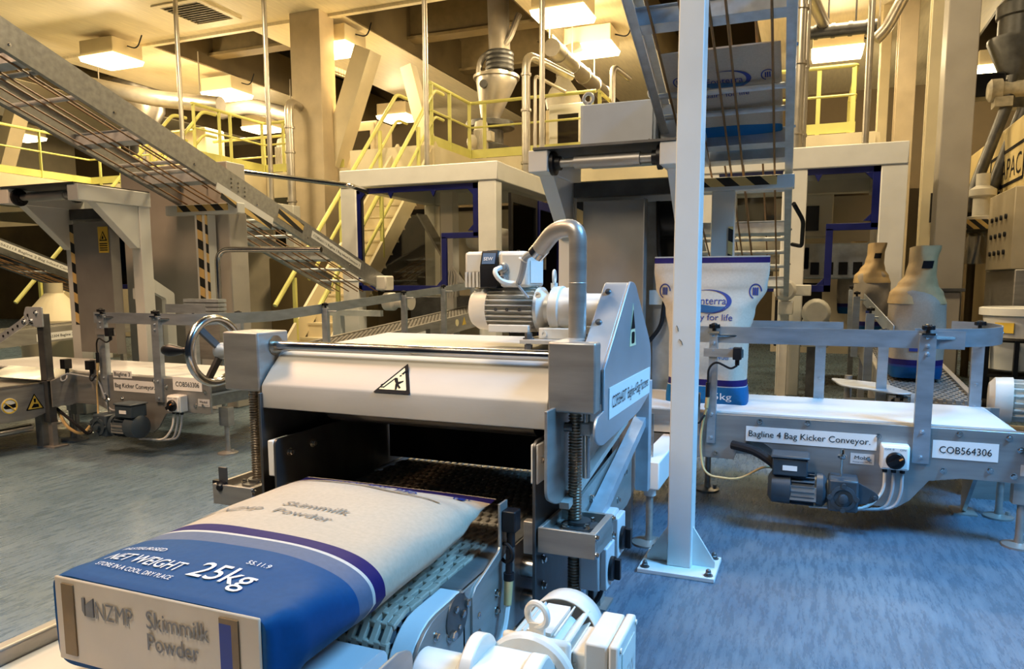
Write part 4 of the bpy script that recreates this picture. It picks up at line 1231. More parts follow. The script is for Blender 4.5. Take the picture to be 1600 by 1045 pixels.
# ------------------------------------------------------------------ packer exit conveyors
def exit_conveyor(dx, zs, rise, y1, label, sign, P):
    t = thing('packer_exit_conveyor', label, 'conveyor', (.72 + dx, 6.5, 0))
    x0, x1, y0 = .49 + dx, .97 + dx, 4.84
    Zf = lambda y: zs + rise * (y - y0)
    mb = MB()
    n = int((y1 - y0) / .045)
    for i in range(n):
        y = y0 + (i + .5) * (y1 - y0) / n
        nx = 9
        for j in range(nx):
            cx = x0 + .03 + (j + .5 + (.25 if i % 2 else -.25)) * (x1 - x0 - .06) / nx
            mb.obox((cx, y, Zf(y) - .012), (.014, 0, 0), (0, .018, .018 * rise), (0, 0, .012))
    mb.beam((x0 + .24, y0, Zf(y0) - .03), (x0 + .24, y1, Zf(y1) - .03), .40, .02)
    mb.build('chain_belt', LINKD, t, 0, 20)
    for x, s in ((x0, -1), (x1, 1)):
        MB().beam((x, y0 - .0, Zf(y0) - .09), (x, y1, Zf(y1) - .09), .012, .20).beam((x - s * .015, y0, Zf(y0) + .008), (x - s * .015, y1, Zf(y1) + .008), .035, .012).build('side_frame', STEEL, t)
    for y in (5.6, 7.6, 9.6):
        if y < y1:
            MB().box(x0 - .01, x0 + .05, y, y + .06, 0, Zf(y) - .15).box(x1 - .05, x1 + .01, y, y + .06, 0, Zf(y) - .15).build('leg', STEEL, t)
    if sign:
        y = 6.35; a = Vector((x1 + .008, y, Zf(y) - .165)); u = Vector((0, 1, rise)); 
        pp = plate(t, a, u, UZ, 1.05, .10); text(pp, sign, a + u * .04 + UZ * .035, u, UZ, .035, INK, .95, off=.004)
        MB().cyl((x1 + .006, 8.1, Zf(8.1) - .07), (x1 + .010, 8.1, Zf(8.1) - .07), .045, n=20).build('hand_sign', SIGNP, t)
        MB().px([(8.25, Zf(8.25) - .12), (8.36, Zf(8.36) - .12), (8.305, Zf(8.3) - .02)], x1 + .006, x1 + .010).build('warning_sign', SIGNY, t)
        MB().box(x1 + .006, x1 + .012, 7.3, 7.4, Zf(7.3) - .13, Zf(7.3) - .05).build('access_hatch', DSTEEL, t)
    for (x, y, hz) in P['posts']:
        x += dx
        mb = MB().box(x - .03, x + .03, y - .02, y + .02, Zf(y) - .15, Zf(y) + hz).cyl((x, y, Zf(y) + hz - .03), (x + .12, y, Zf(y) + hz - .03), .008, n=8)
        q = mb.build('guide_post', RAILM, t, .002)
        star_knob(q, (x, y, Zf(y) + hz))
    if P['rail']:
        x, ya, yb, hz = P['rail']; x += dx
        MB().beam((x, ya, Zf(ya) + hz), (x, yb, Zf(yb) + hz), .006, .10).build('guide_rail', RAILM, t)
    return t


exit_conveyor(0, .60, .06, 11.0, 'chain conveyor at right carrying three filled sacks toward the white belt', None,
              dict(posts=[(.45, 4.98, .36), (.44, 6.0, .40), (.42, 7.4, .42), (.42, 8.3, .42)], rail=(.50, 4.95, 10.6, .38)))
exit_conveyor(-5.13, .64, .07, 9.6, 'chain conveyor labelled Packer Exit running back behind the white motor', 'COB563304 Bagline 3 Packer Exit Conveyor',
              dict(posts=[(1.06, 5.35, .40), (1.06, 6.7, .40), (1.06, 7.6, .40), (1.06, 8.4, .36)], rail=None))
o = exit_conveyor(-10.4, .62, .05, 9.0, 'brown-lit chain conveyor at far left behind the bracket post', 'COB562304 Bagline 2 Packer Exit Conveyor', dict(posts=[], rail=None))

# white motor by the exit conveyor's near right end
t = thing('gear_motor', 'white finned motor at the right edge beside the white belt', 'motor', (1.15, 4.95, 0))
c = Vector((1.04, 5.0, .60))
mb = MB().lathe(c, (1, -.15, 0), [(.10, 0), (.135, .03), (.14, .12)], 24)
mb.build('fan_cover', MOTORW, t)
mb = MB().cyl(c + Vector((.1, -.01, 0)), c + Vector((.33, -.05, 0)), .10, n=20)
for i in range(18):
    a = 2 * PI * i / 18
    mb.obox(c + Vector((.21, -.03 + math.cos(a) * .11, math.sin(a) * .11)), (.10, -.015, 0), (0, math.cos(a) * .018, math.sin(a) * .018), (0, -math.sin(a) * .003, math.cos(a) * .003))
mb.build('cooling_fins', MOTORW, t)
MB().box(c.x + .2, c.x + .45, c.y - .22, c.y - .05, c.z - .08, c.z + .09).box(c.x + .33, c.x + .6, c.y - .15, c.y + .1, c.z - .16, c.z + .12).build('gearbox', MOTORW, t, .015)
MB().box(c.x - .07, c.x + .4, c.y - .1, c.y + .1, 0, c.z - .17).build('motor_stand', STEEL, t)

# ================================================================== BAG FLATTENER (foreground machine)
FL = thing('bag_flattener', 'stainless bag flattening machine with slip warning triangle, hand wheel and COR564307 label', 'machine', (-1.17, 2.2, 0))
XL, XR = -1.675, -0.668
hood = [(1.852, .889), (1.852, .962), (1.858, .972), (1.900, 1.018), (1.916, 1.030), (1.940, 1.053), (1.965, 1.064), (2.62, 1.09), (2.62, .93), (2.61, .93), (2.61, 1.078), (1.968, 1.052), (1.947, 1.042), (1.866, .958), (1.866, .889)]
h = MB().px(hood, XL, XR).px([(1.866, .95), (1.95, 1.04), (2.61, 1.078), (2.61, .95)], XL, XL + .006).px([(1.866, .95), (1.95, 1.04), (2.61, 1.078), (2.61, .95)], XR - .006, XR).build('hood', HOODM, FL, .003)
# slip warning triangle on the hood slope
u = UX; v = Vector((0, .047, .052)).normalized(); o = at(590, 607, Y=1.862)
n_ = u.cross(v)
def tri(s, off, m, nm, par):
    c = Vector((-1.176, 1.883, .9985)) + n_ * off
    w_ = .066 * s; hh = .064 * s
    p = round2([(-w_, -hh * .72), (w_, -hh * .72), (.016 * s, hh * 1.05)], .005 * s, 3)
    return MB().prism(p, lambda a, b, d: c + u * a + v * b + n_ * d, 0, .0006).build(nm, m, par)
# the sign hangs over the fold on a small plane of its own
sg = tri(1, .002, INK, 'slip_warning_sign', FL)
tri(.74, .0032, SIGNP, 'sign_field', sg)
def sgn(pts, nm='sign_symbol'):
    c = Vector((-1.176, 1.883, .9985)) + n_ * .0042
    return MB().prism(pts, lambda a, b, d: c + u * (a * .85 + b * .25 + .004) + v * (b * .92 - .001) + n_ * d, 0, .0005).build(nm, INK, sg)
sgn([(-.002, .028), (.006, .046), (.013, .044), (.008, .026)]); sgn([(-.004, .018), (.003, .018), (.004, .024), (-.003, .024)])
sgn([(-.040, -.030), (-.034, -.030), (-.010, .012), (-.016, .012)])
sgn([(-.018, .008), (-.006, .012), (.008, -.004), (.026, .002), (.028, -.003), (.016, -.014), (.034, -.026), (.030, -.031), (.006, -.014), (-.006, -.004)])
sgn([(.002, -.012), (.014, -.014), (.022, -.034), (.016, -.036)])
for k_ in range(2): sgn([(-.056 + .008 * k_, -.018 - .010 * k_), (-.048 + .008 * k_, -.014 - .010 * k_), (-.047 + .008 * k_, -.017 - .010 * k_), (-.053 + .008 * k_, -.021 - .010 * k_)])

# housings for the lift gears
MB().box(-1.829, -1.682, 1.85, 2.0, .942, 1.138).build('gear_housing', STEEL, FL, .006)
MB().pz([(-.669, 1.85), (-.531, 1.85), (-.531, 1.905), (-.612, 1.905), (-.612, 2.07), (-.669, 2.07)], .942, 1.138).build('gear_housing', STEEL, FL, .006)
MB().box(-1.682, -1.676, 1.90, 1.915, .96, .985).build('housing_screw', DSTEEL, FL)
# cross shaft, collar
MB().cyl((-1.685, 1.935, 1.090), (-.66, 1.935, 1.090), .0165, n=20).build('cross_shaft', POLISH, FL)
MB().lathe((-1.683, 1.935, 1.090), (1, 0, 0), [(.034, 0), (.034, .004), (.022, .006)], 20).build('shaft_seal', SCREWM, FL)
# hand wheel on the far side of the left housing
wc = Vector((-1.955, 1.94, 1.062))
hw = MB().torus(wc, (1, 0, 0), .112, .0155, 40, 12).build('hand_wheel', POLISH, FL)
mb = MB()
for a in (0.15, 2.25, 4.35):
    e = wc + Vector((0, math.cos(a) * .108, math.sin(a) * .108))
    mb.beam(wc + Vector((.035, 0, 0)), e, .022, .014, (1, 0, 0))
mb.build('spokes', DSTEEL, hw)
MB().lathe(wc + Vector((.015, 0, 0)), (1, 0, 0), [(.026, 0), (.03, .02), (.02, .05), (.02, .125)], 20).build('hub', ALU, hw)
hp = wc + Vector((0, -.06, .02)) 
hp = wc + Vector((-.012, -.108, .008))
MB().lathe(hp, (-1, 0, 0), [(.012, 0), (.014, .012), (.010, .016), (.013, .03), (.021, .065), (.022, .085), (.016, .105), (.004, .115)], 18).build('crank_handle', BLACK, hw)

# lead screws with nuts
def lead_screw(x, z0, z1):
    prof = []; z = z0
    while z < z1:
        prof += [(.0165, z), (.0205, z + .0025), (.0205, z + .0045), (.0165, z + .007)]; z += .009
    return MB().lathe((x, 1.955, 0), (0, 0, 1), prof, 18).build('lead_screw', SCREWM, FL, 0, 60)
lead_screw(-.620, .30, .945)
lead_screw(-1.800, .52, .945)
MB().cyl((-.580, 1.935, .74), (-.580, 1.935, .945), .011, n=14).build('guide_rod', POLISH, FL)
MB().box(-.597, -.563, 1.92, 1.952, .865, .905).build('rod_clip', STEEL, FL, .006)
mb = MB().box(-.675, -.66, 1.90, 1.96, .86, .91).cyl((-.66, 1.93, .885), (-.625, 1.94, .885), .014, n=12)
mb.build('screw_bracket', DSTEEL, FL)


def nut_frame(x0, x1, z0, z1, bolts):
    m_ = MB().box(x0, x1, 1.83, 1.842, z0, z1).box(x0, x0 + .012, 1.842, 2.01, z0, z1).box(x1 - .02, x1, 1.842, 2.01, z0, z1).box(x0, x1, 2.01, 2.022, z0, z1).box(x0, x1, 1.842, 2.01, z0 + .02, z0 + .045)
    f = m_.build('nut_frame', STEEL, FL, .002)
    cx = (x0 + x1) / 2
    mb = MB().lathe((cx, 1.955, z0 + .045), (0, 0, 1), [(.055, 0), (.055, .01), (.034, .012), (.034, .022)], 24)
    mb.build('screw_nut', DSTEEL, f)
    mb = MB()
    for a in range(4):
        q = PI / 4 + a * PI / 2
        mb.bolt((cx + .045 * math.cos(q), 1.955 + .045 * math.sin(q), z0 + .055), (0, 0, 1), .008, .010)
    for z in (z0 + .012, z1 - .012):
        for y in (1.838, 2.015): mb.bolt((x1, y, z), (1, 0, 0), .007, .007)
    each(mb, 'bolt', POLISH, f)
    return f
nut_frame(-.690, -.520, .538, .612, True)
nut_frame(-1.885, -1.715, .545, .615, True)
MB().box(-.735, -.70, 1.83, 1.86, .528, .625).build('frame_end_block', STEEL, FL, .003)

# right flank plates
MB().px(round2([(1.825, .30), (1.825, .86), (2.75, .86), (2.75, .30)], [.0, .03, 0, 0]), -.705, -.695).build('right_frame_plate', DSTEEL, FL, .002)
MB().box(-.712, -.69, 1.83, 1.95, .735, .85).build('nylon_block', HDPE, FL, .004)
mb = MB()
for y, z in ((1.86, .80), (1.88, .50), (1.88, .42), (2.2, .62), (2.25, .5)): mb.bolt((-.706, y, z), (-1, 0, 0), .009, .010).bolt((-.694, y, z), (1, 0, 0), .009, .010)
each(mb, 'plate_bolt', POLISH, FL)
MB().px(round2([(1.785, .955), (1.785, .71), (1.88, .665), (2.04, .685), (2.52, .79), (2.52, .955)], [0, .03, .04, .02, .02, 0]), -.655, -.645).build('lift_plate', STEEL, FL, .002)
MB().beam((-.635, 1.90, .66), (-.635, 2.62, .782), .03, .02).build('lift_plate_flange', HOODM, FL)
MB().px([(2.0, .455), (2.60, .459), (2.75, .50), (2.75, .74), (2.0, .66)], -.625, -.615).build('outer_plate', STEEL, FL)
mb = MB()
for y, z in ((2.1, .63), (2.2, .55), (2.45, .52), (2.55, .60), (2.62, .66)): mb.bolt((-.615, y, z), (1, 0, 0), .009, .009)
each(mb, 'plate_bolt', POLISH, FL)
MB().beam((-.585, 2.04, .58), (-.585, 2.72, .79), .045, .035).build('diagonal_brace', ALU, FL)
MB().box(-.60, -.55, 2.66, 2.71, .50, .93).build('rear_upright', ALU, FL, .002)
# left flank
MB().box(XL - .006, XL + .004, 1.84, 2.75, .30, .94).build('left_frame_plate', DSTEEL, FL, .002)
MB().px(round2([(1.835, .30), (1.835, .79), (2.4, .79), (2.4, .30)], [0, .02, 0, 0]), XL + .055, XL + .063).build('left_inner_plate', DSTEEL, FL)
MB().box(XL + .03, XL + .055, 1.835, 1.93, .665, .785).build('nylon_block', HDPE, FL, .004)
mb = MB()
for y, z in ((1.90, .735), (2.02, .74)): mb.bolt((XL + .063, y, z), (1, 0, 0), .010, .012)
each(mb, 'plate_bolt', POLISH, FL)
# press rollers and the flattening belt inside
for y, z in ((2.04, .905), (2.42, .88)):
    MB().cyl((XL + .16, y, z), (-.76, y, z), .078, n=36).cyl((XL + .07, y, z), (-.72, y, z), .02, n=12).build('press_roller', mat('dark_polished_roller', (.28, .26, .24), .25, .9), FL)
MB().box(XL + .01, XR - .01, 2.60, 2.606, .556, 1.08).build('added_rear_sheet', RUBBER, FL)  # dark sheet added behind the rollers to keep the inside black
MB().box(XL + .07, -.72, 2.1, 2.58, .97, .985).build('upper_belt', RUBBER, FL)
# guard cover with pointed top
cvp = [(1.91, .942), (1.835, .935), (1.82, .88), (1.885, .845), (2.36, .866), (2.53, .905), (2.545, 1.07), (2.275, 1.30), (2.205, 1.306), (1.912, 1.06)]
GC = MB().px(round2(cvp, [0, .03, .03, .05, .05, .04, .06, .03, .02, 0]), -.530, -.522).build('guard_cover', COVERM, FL, .002)
MB().px(round2([(1.912, .96), (2.50, .96), (2.538, 1.07), (2.272, 1.297), (2.206, 1.303), (1.914, 1.058)], [0, .02, .06, .03, .02, 0]), -.606, -.530).build('cover_return', COVERM, GC, .003)
pp = plate(FL, (-.5215, 1.958, .910), UY, UZ, .555, .092)
text(pp, 'COR564307  Bagline 4 Bag Flattener.', (-.5195, 1.985, .940), UY, UZ, .036, INK, .50)
for p in ((2.165, 1.272), (2.06, 1.183)):
    MB().lathe(Vector((-.583, p[0], p[1])), (0, -.647, .763), [(.010, 0), (.010, .005), (.007, .008)], 14).build('cover_screw', DSTEEL, FL)
q = MB().px([(2.20, 1.10), (2.285, 1.10), (2.24, 1.235)], -.5215, -.520).build('warning_sign', SIGNP, FL)
MB().px([(2.215, 1.155), (2.265, 1.155), (2.24, 1.215)], -.5198, -.5188).build('sign_symbol', INK, q)
MB().px(round2([(2.222, 1.108), (2.262, 1.108), (2.262, 1.145), (2.222, 1.145)], .01), -.5198, -.5188).build('sign_symbol', INK, q)

# drive gear motor on top
MC = Vector((0, 2.32, 1.21))
gm = MB().lathe((-1.118, MC.y, MC.z), (1, 0, 0), [(.03, 0), (.06, .004), (.074, .025), (.078, .075)], 28).build('drive_motor', MOTORW, FL)
mb = MB().cyl((-1.045, MC.y, MC.z), (-.868, MC.y, MC.z), .062, n=24)
for i in range(26):
    a = 2 * PI * i / 26 + .06
    mb.obox((-.957, MC.y + math.cos(a) * .068, MC.z + math.sin(a) * .068), (.086, 0, 0), (0, math.cos(a) * .011, math.sin(a) * .011), (0, -math.sin(a) * .0016, math.cos(a) * .0016))
mb.build('cooling_fins', mat('pale_grey_enamel', (.60, .57, .50), .4), gm)
mb = MB()
for x in (-1.0, -.958, -.912): mb.mark().lathe((x, MC.y - .079, MC.z), (0, -1, 0), [(.006, 0), (.006, .004)], 10)
each(mb, 'fin_screw', DSTEEL, gm)
MB().box(-1.03, -.88, MC.y - .079, MC.y - .05, MC.z - .078, MC.z - .052).build('rating_strip', MOTORW, gm, .003)
MB().lathe((-.868, MC.y, MC.z), (1, 0, 0), [(.076, 0), (.076, .012), (.052, .03), (.052, .045), (.070, .05), (.078, .055), (.080, .085), (.078, .088), (.074, .09), (.074, .13)], 28).build('gearbox', MOTORW, gm)
MB().lathe((-.74, MC.y, MC.z), (1, 0, 0), [(.07, 0), (.07, .03), (.055, .035), (.055, .10), (.04, .105), (.04, .13)], 24).box(-.845, -.70, MC.y - .075, MC.y + .075, MC.z - .098, MC.z - .06).build('gearbox_output', MOTORW, gm, .004)
mb = MB()
for x, z in ((-.825, MC.z - .08), (-.72, MC.z + .05), (-.845, MC.z + .05)): mb.mark().lathe((x, MC.y - .076, z), (0, -1, 0), [(.011, 0), (.011, .004), (.006, .004), (.006, .001)], 14)
each(mb, 'gearbox_screw', MOTORW, gm)
MB().torus((-.815, MC.y, MC.z + .11), (1, .2, 0), .022, .005, 24, 8).cyl((-.815, MC.y, MC.z + .07), (-.815, MC.y, MC.z + .09), .012, n=10).build('lifting_eye', MOTORW, gm)
# inverter housing above the motor
tb = MB().box(-1.13, -.90, MC.y - .055, MC.y + .09, 1.33, 1.408).box(-.99, -.885, MC.y - .07, MC.y + .09, 1.285, 1.405).build('inverter_box', MOTORW, gm, .012)
mb = MB()
for i in range(5): mb.box(-1.125 + i * .014, -1.117 + i * .014, MC.y - .06, MC.y + .07, 1.285, 1.338)
mb.build('heat_sink_fins', MOTORW, tb)
bk = MB().px([(MC.y - .075, 1.283), (MC.y - .075, 1.355), (MC.y - .055, 1.412), (MC.y - .01, 1.412), (MC.y - .01, 1.283)], -1.062, -.998).build('brake_module', BLACK, tb, .004)
MB().obox((-1.030, MC.y - .0665, 1.383), (.024, 0, 0), (0, .0065, .0185), (0, -.001, .0004)).build('module_label', mat('blue_module_label', (.02, .09, .20), .4), bk)
text(bk, 'SEW', (-1.048, MC.y - .0695, 1.376), UX, Vector((0, .33, .94)), .012, LABELM, .034, bold=.03)
mb = MB()
for z in (1.352, 1.312):
    mb.mark().lathe((-.972, MC.y - .07, z), (0, -1, 0), [(.017, 0), (.017, .012), (.012, .014), (.012, .024)], 14)
each(mb, 'cable_gland', STEEL, tb)
MB().box(-.884, -.882, MC.y - .05, MC.y + .07, 1.30, 1.375).build('rating_label', LABELM, tb)
cable(tb, [(-.975, MC.y - .09, 1.352), (-.98, MC.y - .14, 1.34), (-.955, MC.y - .14, 1.305), (-.92, MC.y - .12, 1.295), (-.895, MC.y - .11, 1.305)], .0085, CABLEW, fr=.03)
cable(tb, [(-.972, MC.y - .09, 1.308), (-.95, MC.y - .11, 1.302), (-.92, MC.y - .11, 1.298)], .0085, CABLEW)
e0 = Vector((-.785, 2.10, 1.405))
cable(tb, [(-.90, MC.y - .115, 1.302), (-.87, 2.16, 1.33), (-.835, 2.10, 1.385), e0 + Vector((-.012, 0, -.01))], .0105, CABLEG, fr=.05)
MB().beam((-.905, MC.y - .12, 1.298), (-.865, MC.y - .115, 1.25), .016, .006).build('cable_clip', CABLEG, tb)
MB().torus((-.848, 2.115, 1.372), (.6, 0, 1), .013, .003, 16, 6).build('cable_tie', CABLEW, tb)
# cable pipe rising from the right housing
pp = [(-.640, 2.03, 1.13), (-.640, 2.03, 1.462), (-.72, 2.06, 1.462), (-.785, 2.10, 1.405)]
pts = fillet([Vector(p) for p in pp], .10, 10)
cp = MB().tube(pts, .0265, 18).build('cable_pipe', STEEL, FL, 0, 60)
MB().cyl(e0 - Vector((-.006, -.004, -.006)), e0 + Vector((-.02, .01, -.018)), .0275, n=18).build('pipe_end', POLISH, cp)
MB().torus((-.640, 2.03, 1.30), (0, 0, 1), .0262, .0015, 20, 6).build('pipe_joint', STEEL, cp)
# motor plate on jack bolts
mb = MB().box(-.90, -.64, MC.y - .11, MC.y + .11, 1.098, 1.112)
mb.build('motor_plate', HOODM, FL, .002)
mb = MB()
for x in (-.875, -.68):
    for y in (MC.y - .09, MC.y + .09):
        mb.bolt((x, y, 1.112), (0, 0, 1), .013, .018).cyl((x, y, 1.06), (x, y, 1.098), .009, n=10).lathe((x, y, 1.078), (0, 0, 1), [(.014, 0), (.014, .016)], 6)
each(mb, 'jack_bolt', DSTEEL, FL)
# isolator switches low on the right flank
for i, (y, z) in enumerate(((1.93, .40), (2.06, .45))):
    sw = MB().box(-.60, -.535, y, y + .10, z, z + .14).build('isolator_switch', GREYBOX, FL, .008)
    MB().box(-.535, -.515, y + .004, y + .096, z + .006, z + .134).build('switch_cover', mat('pale_grey_cover', (.60, .61, .62), .45), sw, .004)
    MB().lathe((-.515, y + .05, z + .06), (1, 0, 0), [(.036, 0), (.036, .01), (.03, .014)], 22).box(-.505, -.485, y + .042, y + .058, z + .03, z + .09).build('rotary_knob', BLACK, sw)
    cable(sw, [(-.57, y + .03, z), (-.57, y + .03, z - .12), (-.62, y + .1, z - .2)], .009, RUBBER)
# legs
for x in (-.76, -1.62):
    for y in (2.25, 2.68):
        mb = MB().box(x - .03, x + .03, y - .03, y + .03, .012, .45).box(x - .06, x + .06, y - .06, y + .06, 0, .012)
        mb.build('leg', STEEL, FL)
# reflector bracket at the left of the opening
rb = MB().box(-1.872, -1.835, 1.845, 1.851, .545, .672).build('reflector_bracket', DSTEEL, FL, .002)
MB().lathe((-1.853, 1.845, .605), (0, -1, 0), [(.024, 0), (.024, .01), (.016, .014), (.010, .022)], 8).box(-1.905, -1.872, 1.85, 1.87, .58, .62).build('reflector', BLACK, rb)
MB().beam((-1.85, 1.86, .56), (-1.72, 1.90, .56), .03, .03).build('bracket_arm', STEEL, rb)
# slotted mounting plates between flattener and kicker
t = thing('slotted_bracket', 'tall slotted steel plate between the flattening machine and the white post', 'bracket', (-.76, 3.4, 0))
mb = MB().box(-.81, -.745, 3.40, 3.408, .66, .90).box(-.725, -.70, 3.40, 3.408, .66, .90).box(-.745, -.725, 3.40, 3.408, .66, .69).box(-.745, -.725, 3.40, 3.408, .85, .90)
mb.build('slot_plate', STEEL, t, .002)
mb = MB()
for z in (.72, .79): mb.bolt((-.735, 3.40, z), (0, -1, 0), .012, .01)
each(mb, 'bolt', POLISH, t)
MB().box(-.86, -.69, 3.45, 3.46, .40, .66).build('lower_panel', STEEL, t)
mb = MB()
for x in (-.75, -.71): mb.bolt((x, 3.45, .45), (0, -1, 0), .011, .01)
each(mb, 'bolt', POLISH, t)
MB().box(-.84, -.79, 3.42, 3.47, .0, .66).build('stand', STEEL, t)
t = thing('infeed_belt', 'dark belt section joining the flattening machine to the white belt', 'conveyor', (-1.2, 3.3, 0))
MB().py(round2([(-1.62, .50), (-.9, .50), (-.9, .56), (-1.62, .56)], .0), 2.95, 3.93).build('belt', LINKD, t)
for x in (-1.64, -.89): MB().box(x - .005, x + .005, 2.95, 3.95, .38, .585).build('side_frame', DSTEEL, t)
for x in (-1.6, -.93):
    for y in (3.0, 3.85): MB().box(x - .025, x + .025, y - .025, y + .025, 0, .48).build('leg', STEEL, t)

# ================================================================== OUTFEED CHAIN CONVEYOR
OC = thing('chain_belt_conveyor', 'tan link-chain conveyor carrying the lying sack out of the flattening machine', 'conveyor', (-1.22, 1.9, 0))
ZB, XB0, XB1, YN = .55, -1.60, -.832, 1.35
PITCH_L = .046
mbl = MB(); mbd = MB()
nx = 26
wx = (XB1 - XB0) / nx
R = .085
rows = []
y = 2.6
while y > YN: rows.append(((y, ZB), 0.0)); y -= PITCH_L
for i in range(7):
    a = (i + .5) * PITCH_L / R
    rows.append(((YN - R * math.sin(a), ZB - R + R * math.cos(a)), a))
for k_, ((y, z), a) in enumerate(rows):
    t_ = Vector((0, -math.cos(a), -math.sin(a))); n2 = Vector((0, -math.sin(a), math.cos(a)))
    for j in range(nx):
        x = XB0 + wx * (j + (.5 if k_ % 2 else .999))
        if x > XB1 - wx * .4: x = XB1 - wx * .36
        mbl.obox(Vector((x, y, z)) - n2 * .009, (wx * .30, 0, 0), t_ * PITCH_L * .60, n2 * .009)
    mbd.obox(Vector(((XB0 + XB1) / 2, y, z)) - n2 * .017, ((XB1 - XB0) / 2, 0, 0), t_ * PITCH_L * .55, n2 * .006)
mbl.build('belt_links', LINKM, OC, .003)
mbd.build('belt_rods', mat('blue_grey_belt_rods', (.10, .12, .14), .45, .2), OC)
def nose(x0, x1, zlow, r):
    pts = [(YN + .16, ZB - .006)]
    for i in range(10):
        a = i * (PI / 2 + .5) / 9
        pts.append((YN + .03 - r * math.sin(a), ZB - .006 - r + r * math.cos(a)))
    pts += [(YN + .16, zlow)]
    return MB().px(pts, x0, x1)
nose(-.832 + .002, -.772, .34, .13).build('nose_guard', HDPE, OC, .004)
fp = nose(-.772, -.762, .30, .135); fp.box(-.772, -.762, YN + .15, 2.75, .30, ZB - .004)
fp.build('side_plate', STEEL, OC, .001)
MB().box(-.832, -.765, YN + .16, 2.75, .515, ZB - .004).build('wear_rail', STEELX, OC, .002)
nose(XB0 - .03, XB0 - .02, .30, .135).box(XB0 - .03, XB0 - .02, YN + .15, 2.75, .30, ZB - .004).build('side_plate', STEEL, OC)
mb = MB()
for y, z, r in ((1.36, .50, .011), (1.45, .525, .012), (1.485, .50, .013), (1.43, .47, .017), (1.47, .472, .009), (1.38, .385, .012), (1.51, .515, .014), (1.575, .455, .011), (1.575, .41, .011), (1.70, .46, .011), (1.70, .41, .011), (1.27, .40, .011)):
    mb.bolt((-.762, y, z), (1, 0, 0), r * .75, r * .8)
each(mb, 'plate_bolt', POLISH, OC)
MB().lathe((-.762, 1.465, .50), (1, 0, 0), [(.055, 0), (.055, .004)], 24).build('bearing_plate', DSTEEL, OC)
br = MB().px([(1.54, .37), (1.585, .37), (1.585, .50), (1.60, .525), (1.755, .555), (1.765, .58), (1.765, .705), (1.715, .705), (1.715, .585), (1.705, .575), (1.56, .535), (1.54, .515)], -.762, -.755).build('sensor_bracket', STEEL, OC, .001)
MB().box(-.755, -.715, 1.722, 1.765, .625, .685).build('photo_sensor', BLACK, br, .004)
MB().cyl((-.737, 1.745, .625), (-.737, 1.745, .58), .012, n=12).build('sensor_plug', BLACK, br)
MB().torus((-.745, 1.73, .565), (0.4, 1, 0), .026, .005, 20, 7).build('cable_loop', RUBBER, br)
MB().cyl((-.737, 1.735, .58), (-.737, 1.73, .50), .010, n=12).lathe((-.737, 1.73, .50), (0, 0, -1), [(.015, -.01), (.015, .01)], 12).build('cable_lead', BLACK, br)
MB().cyl((-.737, 1.73, .50), (-.735, 1.715, .425), .013, .011, n=12).build('plug_boot', CABLEY, br)
cable(br, [(-.735, 1.715, .425), (-.735, 1.69, .36), (-.74, 1.60, .28), (-.72, 1.52, .22)], .0085, CABLEW)
for z in (.46, .357):
    MB().cyl((-.762, 1.90, z), (-.705, 1.90, z), .031, n=20).build('cross_tube', POLISH, OC)
for x in (-1.58, -.80):
    MB().box(x - .02, x + .02, 1.98, 2.02, 0, .30).build('leg', STEEL, OC)
    MB().box(x - .02, x + .02, 1.42, 1.46, 0, .30).build('leg', STEEL, OC)
# drive of the outfeed conveyor
dm = MB().lathe((-.758, 1.29, .452), (1, 0, 0), [(.052, 0), (.055, .004), (.055, .10), (.05, .104)], 28).build('shaft_sleeve', HDPE, OC)
A = Vector((-.525, 1.36, .455))
gb = MB().box(-.615, -.48, 1.20, 1.33, .385, .535).build('gear_motor', MOTORW, OC, .02)
MB().lathe((-.655, 1.285, .452), (1, 0, 0), [(.062, 0), (.066, .01), (.066, .03), (.075, .035), (.075, .05)], 24).build('output_flange', MOTORW, gb)
MB().px(round2([(1.19, .42), (1.35, .42), (1.36, .50), (1.32, .56), (1.27, .575), (1.21, .54)], .03), -.63, -.60).build('side_cover', MOTORW, gb, .004)
MB().lathe((-.50, 1.195, .46), (0, -1, 0), [(.03, 0), (.03, .02), (.012, .02)], 18).bolt((-.56, 1.20, .475), (0, -1, 0), .010, .014).build('plug', DSTEEL, gb)
MB().px(round2([(1.20, .40), (1.34, .40), (1.34, .50), (1.29, .555), (1.22, .545)], .02), -.50, -.462).build('output_cover', MOTORW, gb, .006)
MB().lathe((A.x, 1.33, A.z), (0, 1, 0), [(.098, 0), (.104, .006), (.104, .022), (.098, .03), (.088, .032), (.088, .05)], 36).build('motor_flange', MOTORW, gb)
mb = MB().cyl((A.x, 1.38, A.z), (A.x, 1.54, A.z), .066, n=24)
for i in range(22):
    a = 2 * PI * i / 22
    if abs(a - PI / 2) < .30: continue
    mb.obox((A.x + math.cos(a) * .076, 1.47, A.z + math.sin(a) * .076), (math.cos(a) * .014, 0, math.sin(a) * .014), (0, .075, 0), (-math.sin(a) * .0018, 0, math.cos(a) * .0018))
mb.box(A.x - .028, A.x + .028, 1.40, 1.54, A.z + .06, A.z + .082)
mb.build('cooling_fins', MOTORW, gb)
MB().box(A.x - .08, A.x + .08, 1.375, 1.395, A.z - .08, A.z + .08).build('flange_lugs', MOTORW, gb, .012)
mb = MB()
def fc(u_, v_): return Vector((A.x + math.cos(2 * PI * u_) * (.094 - .006 * v_), 1.55 + .075 * v_, A.z + math.sin(2 * PI * u_) * (.094 - .006 * v_)))
mb.grid(fc, 36, 4, True)
mb.lathe((A.x, 1.622, A.z), (0, 1, 0), [(.088, 0), (.07, .012)], 36)
o = mb.build('fan_cowl', MOTORW, gb)
md = o.modifiers.new('sheet', 'SOLIDIFY'); md.thickness = .004
